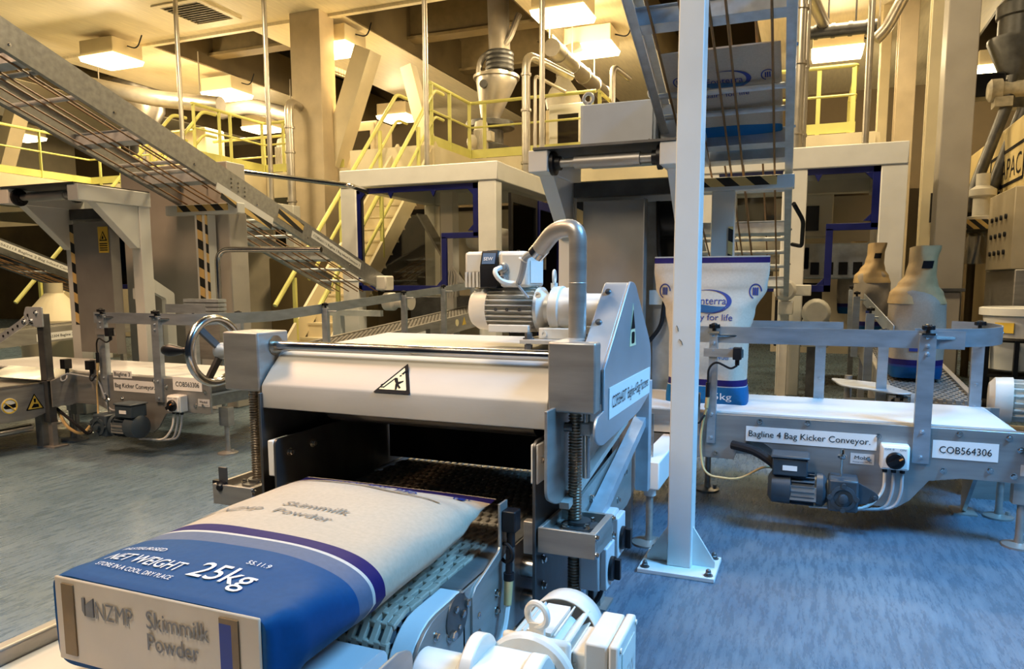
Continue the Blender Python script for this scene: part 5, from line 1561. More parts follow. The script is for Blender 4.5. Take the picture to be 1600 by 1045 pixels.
MB().cyl((A.x + .062, 1.39, A.z + .062), (A.x + .062, 1.57, A.z + .062), .006, n=10).build('tie_rod', MOTORW, gb)
e = MB()
c = Vector((A.x + .002, 1.385, A.z + .115))
e.torus(c + Vector((0, 0, .012)), (.25, 1, 0), .026, .0075, 28, 8).obox(c - Vector((0, 0, .024)), (.017, 0, 0), (0, .006, 0), (0, 0, .018))
e.build('lifting_eye', MOTORW, gb)
tbx = MB().box(A.x + .075, A.x + .115, 1.40, 1.53, A.z - .05, A.z + .05).box(A.x + .108, A.x + .160, 1.385, 1.545, A.z - .09, A.z + .085).build('terminal_box', MOTORW, gb, .006)
MB().box(A.x + .162, A.x + .185, 1.382, 1.548, A.z - .093, A.z + .088).build('box_lid', MOTORW, tbx, .006)
MB().box(A.x + .185, A.x + .188, 1.41, 1.52, A.z - .06, A.z + .06).build('lid_panel', MOTORW, tbx, .002)
text(tbx, 'SEW', (A.x + .188, 1.43, A.z - .02), UY, UZ, .035, GREYBOX, .085, bold=.02)
mb = MB()
for y in (1.395, 1.535): mb.mark().lathe((A.x + .185, y, A.z + .075), (1, 0, 0), [(.006, 0), (.006, .004)], 10)
each(mb, 'lid_screw', MOTORW, tbx)

# transfer conveyor with white belt nearest the camera
TC = thing('white_belt_conveyor', 'white belt conveyor at the bottom edge under the end of the lying sack', 'conveyor', (-1.15, .6, 0))
MB().px(round2([(.05, .45), (1.245, .45), (1.245, .525), (.05, .525)], [0, .035, .035, 0]), -1.50, -.815).build('belt', BELTW, TC)
MB().box(-1.535, -1.502, .05, 1.12, .42, .560).build('side_rail', STEEL, TC, .006)
MB().px(round2([(.05, .40), (1.17, .40), (1.17, .575), (1.12, .592), (.05, .592)], [0, .02, .02, 0, 0]), -.715, -.707).build('guide_plate', RAILM, TC, .002)
MB().box(-.812, -.782, .05, 1.15, .42, .515).build('side_rail', STEEL, TC)
MB().box(-.782, -.715, .60, .64, .44, .50).box(-.782, -.715, .95, .99, .44, .50).build('plate_bracket', STEEL, TC)
for x in (-1.48, -.88): MB().box(x - .02, x + .02, .3, .34, 0, .47).build('leg', STEEL, TC)

# ================================================================== WHITE POST
WP = thing('white_steel_post', 'tall white box-section post with gusseted foot on the blue floor', 'post', (-.503, 3.2, 0))
MB().box(-.555, -.448, 3.14, 3.25, .02, 2.93).build('shaft', POSTW, WP, .005)
MB().box(-.96, -.10, 3.12, 3.27, 2.93, 2.965).build('head_plate', POSTW, WP)
MB().box(-.675, -.333, 3.06, 3.33, 0, .02).build('base_plate', POSTW, WP, .003)
MB().py([(-.555, .02), (-.655, .02), (-.655, .045), (-.555, .20)], 3.185, 3.2).build('gusset', POSTW, WP)
MB().py([(-.448, .02), (-.348, .02), (-.348, .045), (-.448, .20)], 3.185, 3.2).build('gusset', POSTW, WP)
for x in (-.645, -.363):
    for y in (3.09, 3.30):
        MB().bolt((x, y, .02), (0, 0, 1), .014, .014).sphere((x, y, .038), (.012, .012, .014), 10, 6).build('anchor_bolt', DSTEEL, WP)
mb = MB().beam((-.535, 3.139, 1.115), (-.528, 3.139, 1.10), .002, .004, (0, 1, 0)).beam((-.53, 3.139, 1.10), (-.527, 3.139, 1.09), .002, .004, (0, 1, 0)).beam((-.522, 3.139, 1.055), (-.512, 3.139, 1.045), .002, .004, (0, 1, 0)).beam((-.512, 3.139, 1.045), (-.508, 3.139, 1.03), .002, .004, (0, 1, 0))
mb.build('scuff_marks', INK, WP)

# ================================================================== SACKS
def lerp_sec(secs, t):
    for i in range(len(secs) - 1):
        if t <= secs[i + 1][0]:
            a, b = secs[i], secs[i + 1]; f = (t - a[0]) / (b[0] - a[0]); f = f * f * (3 - 2 * f)
            return [p + (q - p) * f for p, q in zip(a, b)]
    return list(secs[-1])


def sgnpow(c, e): return math.copysign(abs(c) ** e, c)


class Sack:
    """a paper sack: sections (t, centre_w, half_w, centre_d, half_d, exponent) along its length;
    frame O + length*L + width*W + depth*D"""
    def __init__(s, O, L, W, D, secs, seed=1, puff=.006, taper=0.0):
        s.taper = taper
        s.O, s.L, s.W, s.D = Vector(O), Vector(L), Vector(W), Vector(D)
        s.secs = secs; s.r = random.Random(seed); s.puff = puff
        s.ph = [s.r.uniform(0, 6) for _ in range(6)]
    def bump(s, a, t):
        return s.puff * (math.sin(5 * a + 9 * t + s.ph[0]) * math.sin(11 * t + s.ph[1]) + .6 * math.sin(3 * a - 17 * t + s.ph[2]))
    def pt(s, a, t):
        _, cw, hw, cd, hd, n = lerp_sec(s.secs, t)
        e = 2 / n; k = min(1, hd / .06)
        b = s.bump(a, t) * k
        hw *= 1 - s.taper * k * max(0.0, -sgnpow(math.sin(a), e)) * min(1, t / .12)
        return s.O + s.L * t + s.W * (cw + hw * sgnpow(math.cos(a), e)) + s.D * (cd + (hd + b) * sgnpow(math.sin(a), e))
    def face(s, wv, t, off=.003, side=1):
        """point of the upper (side=1) face at width coordinate wv"""
        _, cw, hw, cd, hd, n = lerp_sec(s.secs, t)
        q = min(.98, abs(wv - cw) / hw)
        c = math.copysign(q ** (n / 2), wv - cw)
        a = math.acos(max(-1, min(1, c))) * side
        k = min(1, hd / .06)
        y = (1 - q ** n) ** (1 / n)
        return s.O + s.L * t + s.W * wv + s.D * (cd + side * ((hd + s.bump(a, t) * k) * y + off))
    def mesh(s, nu=96, nv=110, t0=None, t1=None):
        t0 = s.secs[0][0] if t0 is None else t0; t1 = s.secs[-1][0] if t1 is None else t1
        def f(u, v):
            return s.pt(2 * PI * u, t0 + (t1 - t0) * v)
        return MB().grid(f, nu, nv, True, True)


def sack_text(sk, parent, s, w0, t0, h, m, width=None, flip=1, side=1, bold=0.0, tdir=1, name='lettering'):
    """print on the upper face; letters run along +W*flip, their tops toward +L*tdir"""
    def warp(p): return sk.face(w0 + flip * p.x, t0 + tdir * p.y, .0028, side)
    # build flat at the origin, then bend onto the sack
    b = Vector((0, 0, 0)); q = parent
    while q is not None: b += q.location; q = q.parent
    return text(parent, s, (0, 0, 0), UX, UY, h, m, width, name, 0, warp, bold)


def sack_patch(sk, parent, poly, m, name, side=1, off=.003, n=10):
    """printed shape on the face: poly in (w,t), filled as a strip between two outlines"""
    mb = MB()
    a, b = poly
    k = len(a)
    vs = [sk.face(w_, t_, off, side) for w_, t_ in a] + [sk.face(w_, t_, off, side) for w_, t_ in b]
    mb.add(vs, [(i, i + 1, k + i + 1, k + i) for i in range(k - 1)])
    return mb.build(name, m, parent)


def swoosh(sk, parent, wc, tc, rw, rt, side=1, tdir=1, flip=1):
    """oval emblem: a blue crescent on the right and a filled wave at the base"""
    o, i_ = [], []
    for k_ in range(25):
        a = math.radians(-100 + 215 * k_ / 24)
        g = .20 * math.sin(PI * k_ / 24) ** .8
        o.append((wc + flip * rw * math.cos(a), tc + tdir * rt * math.sin(a)))
        i_.append((wc + flip * rw * (1 - g) * math.cos(a) - flip * .0 * rw, tc + tdir * rt * (1 - g * .7) * math.sin(a)))
    sack_patch(sk, parent, (o, i_), INKBLUE, 'emblem_crescent', side)
    o, i_ = [], []
    for k_ in range(21):
        f = -1 + 2 * k_ / 20
        o.append((wc + flip * rw * (.92 * f - .04), tc + tdir * rt * (-.30 - .10 * math.sin(f * 2.4))))
        i_.append((wc + flip * rw * (.92 * f - .04), tc + tdir * rt * (-.34 - .58 * max(0.0, 1 - f * f) ** .6)))
    sack_patch(sk, parent, (o, i_), INKTEAL, 'emblem_wave', side)


BANDS_LIE = [(0, SACKBLUE), (.225, SACKPALE), (.268, (.62, .60, .54)), (.280, SACKNAVY), (.318, None), (.948, SACKNAVY), (.992, None)]
t = thing('milk_powder_sack', 'plump paper sack lying on the chain belt in front, blue end with 25kg print', 'sack', (-1.10, .90, .55), 'printed milk powder sacks')
secs = [(.012, 0, .262, .092, .090, 12), (.022, 0, .270, .094, .093, 9), (.09, -.002, .292, .097, .096, 4.6), (.24, -.010, .312, .099, .099, 2.9), (.55, -.022, .318, .100, .099, 2.7), (.70, -.034, .322, .100, .095, 2.7), (.80, -.055, .328, .105, .062, 2.7), (.90, -.085, .340, .104, .026, 2.4), (.955, -.092, .345, .103, .008, 2.2), (1.0, -.095, .345, .104, .003, 2.0)]
sk = Sack((-1.10, .90, .552), UY, UX, UZ, secs, 3, .0035, .20)
BAGM = bag_mat('printed_paper_lying', 1, BANDS_LIE)
body = sk.mesh(220, 150).build('sack_body', BAGM, t, 0, 50)
# flat folded end facing the camera
ye = .908
end = MB().box(-1.352, -.848, ye, .914, .563, .733).build('folded_end', KRAFTP, t, .004)
MB().box(-1.330, -1.298, ye - .003, ye, .578, .722).build('end_print', KRAFTD, end)
MB().box(-.935, -.908, ye - .003, ye, .568, .712).build('end_print', INKBLUE, end)
MB().box(-.908, -.893, ye - .003, ye, .568, .722).box(-.935, -.908, ye - .003, ye, .712, .722).build('end_print', KRAFTD, end)
a = at(131, 962, Y=ye); b = at(216, 985, Y=ye)
MB().py([(a.x + .010, a.z + .002), (a.x + .030, a.z + .002), (a.x + .030, a.z + .040), (a.x + .010, a.z + .026)], ye - .003, ye).py([(a.x, a.z + .012), (a.x + .007, a.z + .002), (a.x + .007, a.z + .038), (a.x, a.z + .038)], ye - .003, ye).build('emblem', INKGREY, end)
text(end, 'NZMP', (a.x + .036, ye, a.z + .002), UX, UZ, .034, INKGREY, .096)
a = at(231, 985, Y=ye)
text(end, 'Skimmilk', (a.x, ye, a.z + .006), UX, UZ, .034, INKGREY, .150, bold=.02)
text(end, 'Powder', (a.x, ye, a.z - .036), UX, UZ, .033, INKGREY, .124, bold=.02)
# print on the upper face (w measured from the sack's middle, t from its end)
def wt(px, py, z=.745):
    p = at(px, py, Z=z); return p.x + 1.10, p.y - .90
def row(s, p0, p1, h, m, bold=0.0, z=.745):
    (w0, t0), (w1, t1) = wt(*p0, z), wt(*p1, z)
    sack_text(sk, t, s, w0, t0, h, m, abs(w1 - w0), bold=bold)
row('PASTEURISED', (190, 853), (262, 862), .016, INKWHITE)
row('NET WEIGHT', (162, 872), (286, 888), .036, INKWHITE, .012)
row('STORE IN A COOL, DRY PLACE', (148, 882), (278, 898), .013, INKWHITE)
row('25kg', (289, 899), (388, 913), .060, INKWHITE, .015)
row('55.11.9', (384, 884), (422, 889), .014, INKWHITE)
(w0, t0) = wt(312, 794, .75)
o_ = [(w0 + .0, t0 + .0), (w0 + .014, t0)]; i_ = [(w0 + .004, t0 + .04), (w0 + .018, t0 + .04)]
sack_patch(sk, t, (o_, i_), INKGREY, 'emblem')
row('NZMP', (340, 796), (410, 800), .036, INKGREY)
row('Skimmilk', (440, 793), (538, 809), .032, INKGREY)
row('Powder', (425, 805), (508, 820), .030, INKGREY)
sack_text(sk, t, 'dairy for life', -.20, .775, .042, INKBLUE, .30)
# fold across the shoulder and the small oval on the flat mouth
cr = [(-.32 + .036 * i, .70 + .004 * math.sin(i)) for i in range(16)]
sack_patch(sk, t, (cr, [(w_, t_ + .006) for w_, t_ in cr]), KRAFTD, 'crease')
def ring(sk, par, wc, tc, r, side=1, tdir=1):
    o_ = [(wc + r * .8 * math.cos(2 * PI * k_ / 20), tc + r * math.sin(2 * PI * k_ / 20)) for k_ in range(15)]
    i_ = [(wc + r * .64 * math.cos(2 * PI * k_ / 20), tc + r * .84 * math.sin(2 * PI * k_ / 20)) for k_ in range(15)]
    sack_patch(sk, par, (o_, i_), INKBLUE, 'oval_mark', side)
    for q in (-.25, .0, .25):
        sack_patch(sk, par, ([(wc + r * q - .004, tc - r * .5), (wc + r * q + .004, tc - r * .5)], [(wc + r * q - .004, tc + r * .5), (wc + r * q + .004, tc + r * .5)]), INKBLUE, 'oval_mark', side)
ring(sk, t, .185, .90, .030)

# sack standing on the white belt
BANDS_UP = [(0, (.008, .13, .33)), (.10, (.55, .58, .60)), (.107, SACKNAVY), (.145, None), (.822, SACKNAVY), (.856, (.45, .46, .44))]
BAGU = bag_mat('printed_paper_upright', 2, BANDS_UP, (.60, .53, .43))
t = thing('milk_powder_sack', 'upright open paper sack on the white belt behind the white post', 'sack', (-.552, 4.37, .592), 'printed milk powder sacks')
secs = [(0, 0, .238, 0, .115, 6), (.03, 0, .240, 0, .125, 4.5), (.15, 0, .228, 0, .135, 3.4), (.40, 0, .232, 0, .135, 3.0), (.55, 0, .262, -.01, .11, 2.5), (.68, 0, .325, -.01, .06, 2.2), (.78, 0, .335, 0, .022, 2.0), (.866, 0, .335, 0, .006, 2.0)]
su = Sack((-.552, 4.37, .592), UZ, UX, -UY, secs, 8, .010)
su.mesh(180, 120).build('sack_body', BAGU, t, 0, 50)
sack_text(su, t, 'Fonterra', -.10, .585, .042, INKBLUE, .205, bold=.02)
swoosh(su, t, .0, .60, .135, .070)
sack_text(su, t, 'dairy for life', -.125, .492, .036, INKBLUE, .27, bold=.015)
ring(su, t, -.262, .66, .045); ring(su, t, .262, .66, .045)
sack_text(su, t, 'NZMP', -.185, .30, .036, INKTEAL, .12, bold=.02)
sack_text(su, t, 'Skimmilk', .03, .305, .032, INKTEAL, .135, bold=.02)
sack_text(su, t, 'Powder', .03, .265, .032, INKTEAL, .11, bold=.02)
sack_text(su, t, 'NET WEIGHT', -.19, .035, .022, INKWHITE, .17)
sack_text(su, t, '25kg', .01, .028, .040, INKWHITE, .145, bold=.03)

# empty sack riding face-down on the cords of the open sloping conveyor
LD = Vector((0, -1, SL)).normalized()        # up the slope, toward the camera
p0 = incl(0, .53, 5.45, .10)
t = thing('milk_powder_sack', 'flat paper sack seen from below on the open sloping conveyor, mouth up', 'sack', p0, 'printed milk powder sacks')
nd = LD.cross(UX).normalized()
if nd.z > 0: nd = -nd
secs = [(0, 0, .27, 0, .018, 3), (.06, 0, .335, 0, .026, 3), (.4, 0, .345, 0, .035, 2.6), (.9, 0, .345, 0, .014, 2.4), (1.08, 0, .345, 0, .006, 2)]
ss = Sack(p0, LD, UX, nd, secs, 5, .006)
def slope_mat():
    m = bag_mat('printed_paper_sloping', 2, [(0, (.008, .13, .33)), (.065, None), (2, None)], (.50, .42, .33)); return m
o = ss.mesh(140, 90).build('sack_body', slope_mat(), t, 0, 50)
sack_text(ss, t, 'Fonterra', -.10, .76, .055, INKBLUE, .22, bold=.02)
swoosh(ss, t, .02, .79, .15, .09)
sack_text(ss, t, 'dairy for life', -.12, .63, .045, INKBLUE, .27, bold=.015)
ring(ss, t, -.265, .80, .05); ring(ss, t, .265, .80, .05)
sack_text(ss, t, 'NET WEIGHT', -.20, .06, .03, INKWHITE, .18)
sack_text(ss, t, '25kg', .03, .055, .055, INKWHITE, .17, bold=.03)

# filled and sealed sacks coming down the exit conveyor
BAGX = bag_mat('printed_paper_sealed', 2, [(0, SACKBLUE), (.075, (.02, .05, .22)), (.085, SACKNAVY), (.125, None), (2, None)], (.40, .34, .27))
def sealed(x, y, z, label, seed, yaw=0.0, s=1.0, lean=0.0):
    t = thing('sealed_sack', label, 'sack', (x, y, z), 'sealed sacks on the exit conveyor')
    W_ = Vector((math.cos(yaw), math.sin(yaw), 0)); D_ = W_.cross(UZ)
    body = [(0, 0, .155 * s, 0, .22, 5), (.04, 0, .165 * s, 0, .23, 4), (.30, 0, .175 * s, 0, .24, 3.2), (.50, 0, .172 * s, 0, .235, 3), (.57, -.01, .16 * s, 0, .23, 2.6), (.63, -.005, .112 * s, 0, .22, 2.3), (.66, .0, .085 * s, 0, .21, 2.2)]
    sb = Sack((x, y, z), UZ, W_, D_, body, seed, .012)
    sb.mesh(72, 50).build('sack_body', BAGX, t, 0, 50)
    neck = [(.50, -.004, .176 * s, 0, .238, 3.0), (.57, -.01, .163 * s, 0, .234, 2.6), (.63, -.005, .120 * s, .01, .225, 2.4), (.70, .01, .088 * s, .01, .22, 2.6), (.79, .02 + lean, .078 * s, .01, .22, 3), (.885, .03 + lean, .084 * s, .01, .215, 4)]
    sn = Sack((x, y, z), UZ, W_, D_, neck, seed + 1, .006)
    nk = sn.mesh(60, 26).build('sack_neck', KRAFTT, t, 0, 50)
    c0 = .018 + lean * .6
    a = [(c0 - .032 * s + .065 * s * i / 5, .735) for i in range(6)]; b = [(w_ + .008, .785) for w_, _ in a]
    sack_patch(sn, nk, (a, b), INK, 'code_patch', off=.006)
    a = [(-.06 + .07 * i / 5, .185) for i in range(6)]; b = [(w_, .235) for w_, _ in a]
    sack_patch(sb, t, (a, b), INKBLUE, 'print_block', off=.006)
sealed(.70, 5.60, .66, 'largest sealed sack on the chain conveyor, nearest the white belt', 11)
sealed(.58, 7.9, .80, 'middle sealed sack on the chain conveyor, in front of the white frame', 21, .0, .95)
sealed(.52, 9.9, .92, 'farthest sealed sack on the chain conveyor, behind the guard door step', 31, .0, 1.1)

# ================================================================== LEFT LINE: INFEED OF THE NEXT FLATTENER
t = thing('flattener_infeed_conveyor', 'low dark conveyor at the left edge with hand and warning stickers', 'conveyor', (-6.1, 3.3, 0))
x1 = -5.60
MB().px(round2([(2.3, .36), (3.98, .36), (3.98, .50), (2.3, .50)], .06), -6.6, x1 - .03).build('belt', LINKD, t)
MB().px(round2([(2.3, .25), (3.70, .25), (4.02, .34), (4.02, .515), (2.3, .515)], [0, .03, .09, .09, 0]), x1 - .02, x1).build('side_plate', STEEL, t, .002)
mb = MB()
for i in range(22): mb.box(x1 - .06, x1 - .035, 2.4 + i * .07, 2.45 + i * .07, .50, .518)
mb.build('belt_edge_links', GREYBOX, t)
MB().box(x1 - .015, x1 + .012, 2.3, 3.98, .515, .525).build('wear_strip', POLISH, t)
s_ = MB().cyl((x1 + .001, 3.53, .375), (x1 + .004, 3.53, .375), .062, n=28).build('hand_sign', LABELM, t)
MB().torus((x1 + .005, 3.53, .375), (1, 0, 0), .053, .006, 28, 6).beam((x1 + .006, 3.49, .41), (x1 + .006, 3.57, .335), .006, .012, (1, 0, 0)).build('sign_ring', SIGNY, s_)
MB().px([(3.485, .37), (3.51, .395), (3.54, .385), (3.575, .39), (3.575, .36), (3.53, .355), (3.50, .355)], x1 + .004, x1 + .0055).build('sign_symbol', INK, s_)
s_ = MB().px(round2([(3.65, .318), (3.79, .318), (3.72, .445)], .008), x1 + .001, x1 + .003).build('warning_sign', INK, t)
MB().px([(3.665, .326), (3.775, .326), (3.72, .43)], x1 + .003, x1 + .0045).build('sign_field', SIGNY, s_)
MB().px([(3.69, .335), (3.75, .335), (3.745, .36), (3.71, .365)], x1 + .0045, x1 + .006).px([(3.714, .375), (3.726, .375), (3.729, .405), (3.711, .405)], x1 + .0045, x1 + .006).build('sign_symbol', INK, s_)
mb = MB()
for y, z in ((3.86, .47), (3.95, .44), (3.86, .33), (3.97, .37)): mb.bolt((x1, y, z), (1, 0, 0), .013, .012)
each(mb, 'bolt', POLISH, t)
MB().cyl((-5.66, 2.3, .17), (-5.66, 3.72, .17), .028, n=14).build('lower_tube', POLISH, t)
MB().box(-5.73, -5.66, 3.80, 3.87, 0, .36).build('leg', STEEL, t)
for i, (dx_, dz_) in enumerate(((.10, .05), (.18, .0))):
    cable(t, [(x1 - .02, 3.9, .30), (x1 + .02 + dx_, 3.88, .2 - dz_), (x1 + .1 + dx_, 3.95, .08), (x1 + .25, 4.02, .2)], .012, RUBBER if i else CABLEY)
t = thing('bracket_post', 'steel post with a slotted bracket and slanting perforated arm at the left edge', 'post', (-5.60, 3.83, 0))
MB().box(-5.625, -5.555, 3.80, 3.806, .2, 1.06).box(-5.625, -5.615, 3.806, 3.86, .2, 1.06).box(-5.565, -5.555, 3.806, 3.86, .2, 1.06).build('post', DSTEEL, t, .002)
MB().box(-5.60, -5.55, 3.81, 3.85, 0, .2).box(-5.63, -5.50, 3.78, 3.90, 0, .012).build('foot', STEEL, t)
MB().py(round2([(-5.735, .985), (-5.61, .955), (-5.535, .96), (-5.535, 1.115), (-5.715, 1.115), (-5.745, 1.06)], [.02, .02, .01, .01, .01, .02]), 3.785, 3.797).build('bracket_plate', ALU, t, .002)
mb = MB().beam((-5.69, 3.783, 1.0), (-5.64, 3.783, .985), .004, .018, (0, 1, 0)).beam((-5.69, 3.783, 1.06), (-5.69, 3.783, 1.0), .004, .018, (0, 1, 0))
mb.build('bracket_slot', BLACK, t)
arm = MB().beam((-6.15, 3.775, .80), (-5.68, 3.775, 1.02), .008, .06, (0, 0, 1)).build('perforated_arm', ALU, t)
mb = MB()
for i in range(7): 
    p = Vector((-6.1, 3.77, .823)).lerp(Vector((-5.74, 3.77, .992)), i / 6)
    mb.cyl(p, p + Vector((0, -.003, 0)), .010, n=10)
mb.build('arm_holes', BLACK, arm)
mb = MB()
for p in ((-5.66, 3.785, 1.01), (-5.60, 3.785, 1.07), (-5.72, 3.77, 1.0)): mb.bolt(p, (0, -1, 0), .013, .012)
each(mb, 'bolt', POLISH, t)
t = thing('bright_chute', 'bright sloping steel plate between the left conveyor and its white belt', 'chute', (-6.0, 3.92, .56))
MB().px([(3.80, .535), (3.80, .54), (4.0, .605), (4.0, .60)], -6.3, -5.52).build('plate', POLISH, t)
MB().px([(3.80, .33), (3.80, .535), (4.0, .60), (4.0, .33)], -5.52, -5.51).build('chute_side', STEEL, t)
sensor(t, (-5.50, 3.93, .66), 1.3)
cable(t, [(-5.50, 3.93, .60), (-5.47, 3.90, .54), (-5.50, 3.88, .52), (-5.52, 3.88, .56), (-5.48, 3.92, .585), (-5.2, 3.96, .55), (-5.1, 3.96, .30), (-4.95, 3.96, .32)], .007, CABLEG)

# ================================================================== RIGHT BACKGROUND: PACKING MACHINE OF THE NEXT LINE
XW = 2.3
t = thing('packing_machine', 'cream packing machine at the right edge with 5 and logo on its upper casing', 'machine', (XW + .6, 11, 0))
YELC = mat('warm_cream_casing', (.66, .52, .24), .5, 0, .08, 3)
MB().box(XW, XW + 1.6, 8.2, 14.5, 2.15, 3.30).build('upper_casing', YELC, t, .02)
MB().box(XW + .25, XW + 1.5, 10.6, 14.5, 0, 2.15).build('lower_body', BEAMD, t)
cp = MB().box(XW - .25, XW + 1.2, 9.3, 10.5, 1.45, 2.35).build('control_panel', mat('tan_panel', (.45, .38, .26), .45, 0, .08, 4), t, .01)
MB().box(XW - .2, XW + 1.2, 9.3, 10.7, .0, 1.45).build('lower_cabinet', STEEL, t, .01)
for i in range(3):
    for j in range(4): MB().cyl((XW - .25, 9.6 + .22 * j, 1.65 + .2 * i), (XW - .27, 9.6 + .22 * j, 1.65 + .2 * i), .03, n=10).build('panel_button', BLACK, cp)
text(t, '5', (XW, 12.55, 2.62), -UY, UZ, .55, INK, .32, bold=.03)
fr_ = MB()
y0_, y1_, z0_, z1_ = 11.85, 10.15, 2.55, 2.98
for a_, b_ in (((y0_, z0_), (y1_, z0_)), ((y1_, z0_), (y1_, z1_)), ((y1_, z1_), (y0_, z1_)), ((y0_, z1_), (y0_, z0_))):
    fr_.beam((XW - .004, a_[0], a_[1]), (XW - .004, b_[0], b_[1]), .006, .04, (1, 0, 0) if a_[1] == b_[1] and False else (0, .3, 1) if a_[1] == b_[1] else (0, 1, .3))
fr_.build('logo_frame', INK, t)
text(t, 'AVAPAC', (XW, 11.72, 2.62), -UY, UZ, .26, INK, 1.45)
t = thing('spout_unit', 'filling spout with hazard tape and a clear plastic sleeve behind the grey column', 'machine', (1.9, 10.6, 0))
a, b = at(1508, 351, Y=10.6), at(1566, 351, Y=10.6)
MB().box(a.x, b.x, 10.55, 10.6, a.z - .06, a.z + .06).build('hazard_strip', HAZ_S, t)
MB().box(a.x - .1, b.x + .1, 10.6, 11.4, a.z - .05, a.z + .02).build('clamp_table', BEAMD, t)
cx, cz = (a.x + b.x) / 2, a.z
def sl(u, v):
    an = 2 * PI * u; r = .16 + .14 * v + .025 * math.sin(7 * an + 2 * v) * v
    return Vector((cx + r * 1.15 * math.cos(an), 10.8 + r * .7 * math.sin(an), cz - .07 - .42 * v))
MB().grid(sl, 42, 10, True).build('plastic_sleeve', FILM, t)
MB().lathe((cx, 10.8, cz + .05), (0, 0, 1), [(.22, 0), (.22, .05), (.1, .07), (.1, .3), (.16, .32), (.16, .4), (.08, .45), (.08, .6)], 18).build('spout', MOTORW, t)
MB().box(cx - .5, cx + .4, 11.4, 11.45, cz + .1, cz + .5).build('valve_rack', BLACK, t)
MB().box(b.x + .02, b.x + .14, 10.5, 10.7, cz - .35, cz - .1).build('sensor_box', GREYBOX, t)
for i in range(3): cable(t, [(cx + .1 * i, 11.3, cz + .4), (cx + .3 + .05 * i, 11.2, cz + .55), (cx + .5, 11.1, cz + .5 + .1 * i)], .015, BLACK)
mb = MB()
for i in range(3): mb.cyl((cx - .35 + .2 * i, 11.45, 0), (cx - .35 + .2 * i, 11.45, cz - .05), .05)
mb.build('uprights', BEAMD, t)
mb = MB()
for k_ in range(30): mb.torus((cx - .33, 11.2, .45 + .03 * k_), (0, 0, 1), .05, .012, 12, 6)
mb.build('coiled_hose', DSTEEL, t)
o = MB().tube([at(1508, 330, Y=11), at(1575, 160, Y=11), at(1582, 118, Y=11)], .07, 12).build('slanting_pipe', DSTEEL, None, base=at(1508, 330, Y=11))
tag(o, 'dark slanting pipe nearest the grey column at right', 'pipe')
o = MB().tube([at(1534, 335, Y=11.2), at(1600, 170, Y=11.2)], .08, 12).build('slanting_pipe', DSTEEL, None, base=at(1534, 335, Y=11.2))
tag(o, 'thicker slanting pipe leading down to the clear plastic sleeve', 'pipe')
c = at(1592, 60, Y=11.5)
t = thing('feed_hopper', 'dark feed hopper at the upper right corner', 'hopper', (c.x, 11.5, 3.4))
MB().lathe((c.x, 11.5, c.z), (0, 0, 1), [(.12, -.9), (.14, -.6), (.36, -.05), (.36, .0), (.25, .02), (.25, .25), (.28, .27), (.28, .42), (.2, .5), (.2, 2.0)], 22).build('vessel', DSTEEL, t)
MB().box(c.x - .55, c.x - .15, 11.3, 11.6, c.z - .75, c.z - .45).build('valve_block', BLACK, t, .02)
MB().tube(fillet([(c.x - .4, 11.4, c.z - .5), (c.x - .65, 11.4, c.z - .6), (c.x - .6, 11.4, c.z - .8)], .1), .02, 8).build('hose', BLACK, t)
c = at(1560, 141, Y=11)
t = thing('gear_motor', 'grey motor lying high at the right edge above the slanting pipes', 'motor', (c.x, 11, 3.4))
MB().lathe((c.x - .12, 11, c.z), (1, 0, 0), [(.1, 0), (.14, .03), (.14, .15), (.1, .17), (.1, .5)], 18).box(c.x - .05, c.x + .15, 10.9, 11.1, c.z - .22, c.z - .1).build('motor_body', mat('aged_white_enamel', (.45, .40, .30), .5, 0, .25, 12), t)
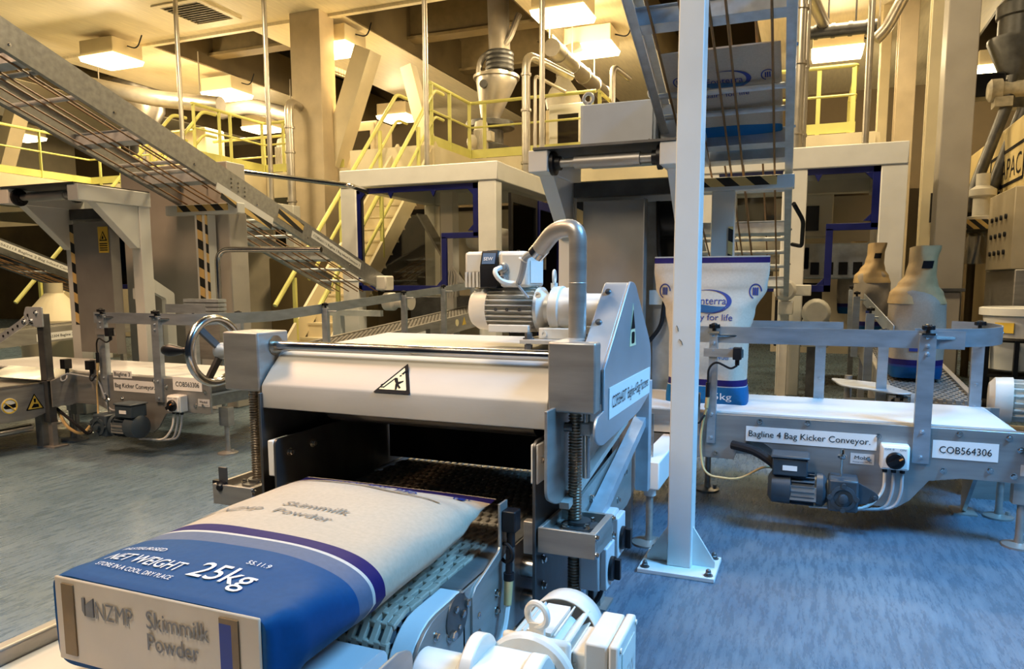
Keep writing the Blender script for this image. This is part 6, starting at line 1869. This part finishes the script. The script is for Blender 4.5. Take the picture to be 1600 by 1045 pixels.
# white tub on a trolley
c = at(1590, 525, Z=0)
Yt = 8.5
c = at(1598, 495, Y=Yt)
t = thing('white_tub', 'white plastic tub with a yellow label on a black trolley at the right edge', 'tub', (c.x, Yt, .35))
MB().lathe((c.x, Yt, .42), (0, 0, 1), [(.27, 0), (.31, .02), (.34, .55), (.38, .56), (.38, .63), (.35, .64), (.33, .60), (.29, .1)], 30).build('tub', HDPE, t)
MB().obox((c.x - .21, Yt - .27, .86), (.07, -.05, 0), (.004, .006, 0), (0, 0, .05)).build('label', SIGNY, t)
t = thing('tub_trolley', 'black wheeled trolley frame holding the white tub', 'trolley', (c.x, Yt, 0))
MB().torus((c.x, Yt, .74), (0, 0, 1), .36, .022, 30, 8).build('ring', BLACK, t)
for a_ in (3.6, 4.4, 5.4, .8, 2.2):
    q = Vector((c.x + .36 * math.cos(a_), Yt + .36 * math.sin(a_), 0))
    MB().box(q.x - .02, q.x + .02, q.y - .02, q.y + .02, .14, .74).build('upright', BLACK, t)
    MB().cyl((q.x - .02, q.y, .07), (q.x + .02, q.y, .07), .07, n=16).build('wheel', RUBBER, t)
MB().lathe((c.x, Yt, .36), (0, 0, 1), [(.36, 0), (.36, .03)], 30).build('base', BLACK, t)
# ledge box at the foot of the grey column
t = thing('column_box', 'grey steel box with a ledge at the foot of the grey column', 'box', (1.35, 9.4, 0))
a, b = at(1440, 450, Y=9.4), at(1508, 450, Y=9.4)
MB().box(a.x + .04, b.x - .04, 9.4, 9.68, 0, a.z - .04).build('body', GREYP, t, .01)
MB().box(a.x, b.x, 9.36, 9.68, a.z - .04, a.z).build('ledge', DSTEEL, t, .004)
# low machines and boxes seen under the platforms on the left
o = MB().box(-9.2, -7.6, 10.5, 11.6, 0, 1.75).build('machine_casing', BEAMD, None, .02, base=(-8.4, 11, 0))
tag(o, 'dark machine casing under the platform left of the cream stair', 'machine')
o = MB().box(-16, -13.5, 12.5, 13.0, 0, 1.5).build('machine_casing', TAN, None, .02, base=(-14.7, 12.7, 0))
tag(o, 'tan machine casing low at the far left edge', 'machine')
c = at(85, 470, Y=7.4)
o = MB().lathe((c.x, 7.4, 0), (0, 0, 1), [(.45, 0), (.45, .75), (.12, 1.15), (.12, 1.3)], 22).build('cone_cover', CREAM, None, base=(c.x, 7.4, 0))
tag(o, 'cream cone-topped housing left of the white gantry', 'machine')
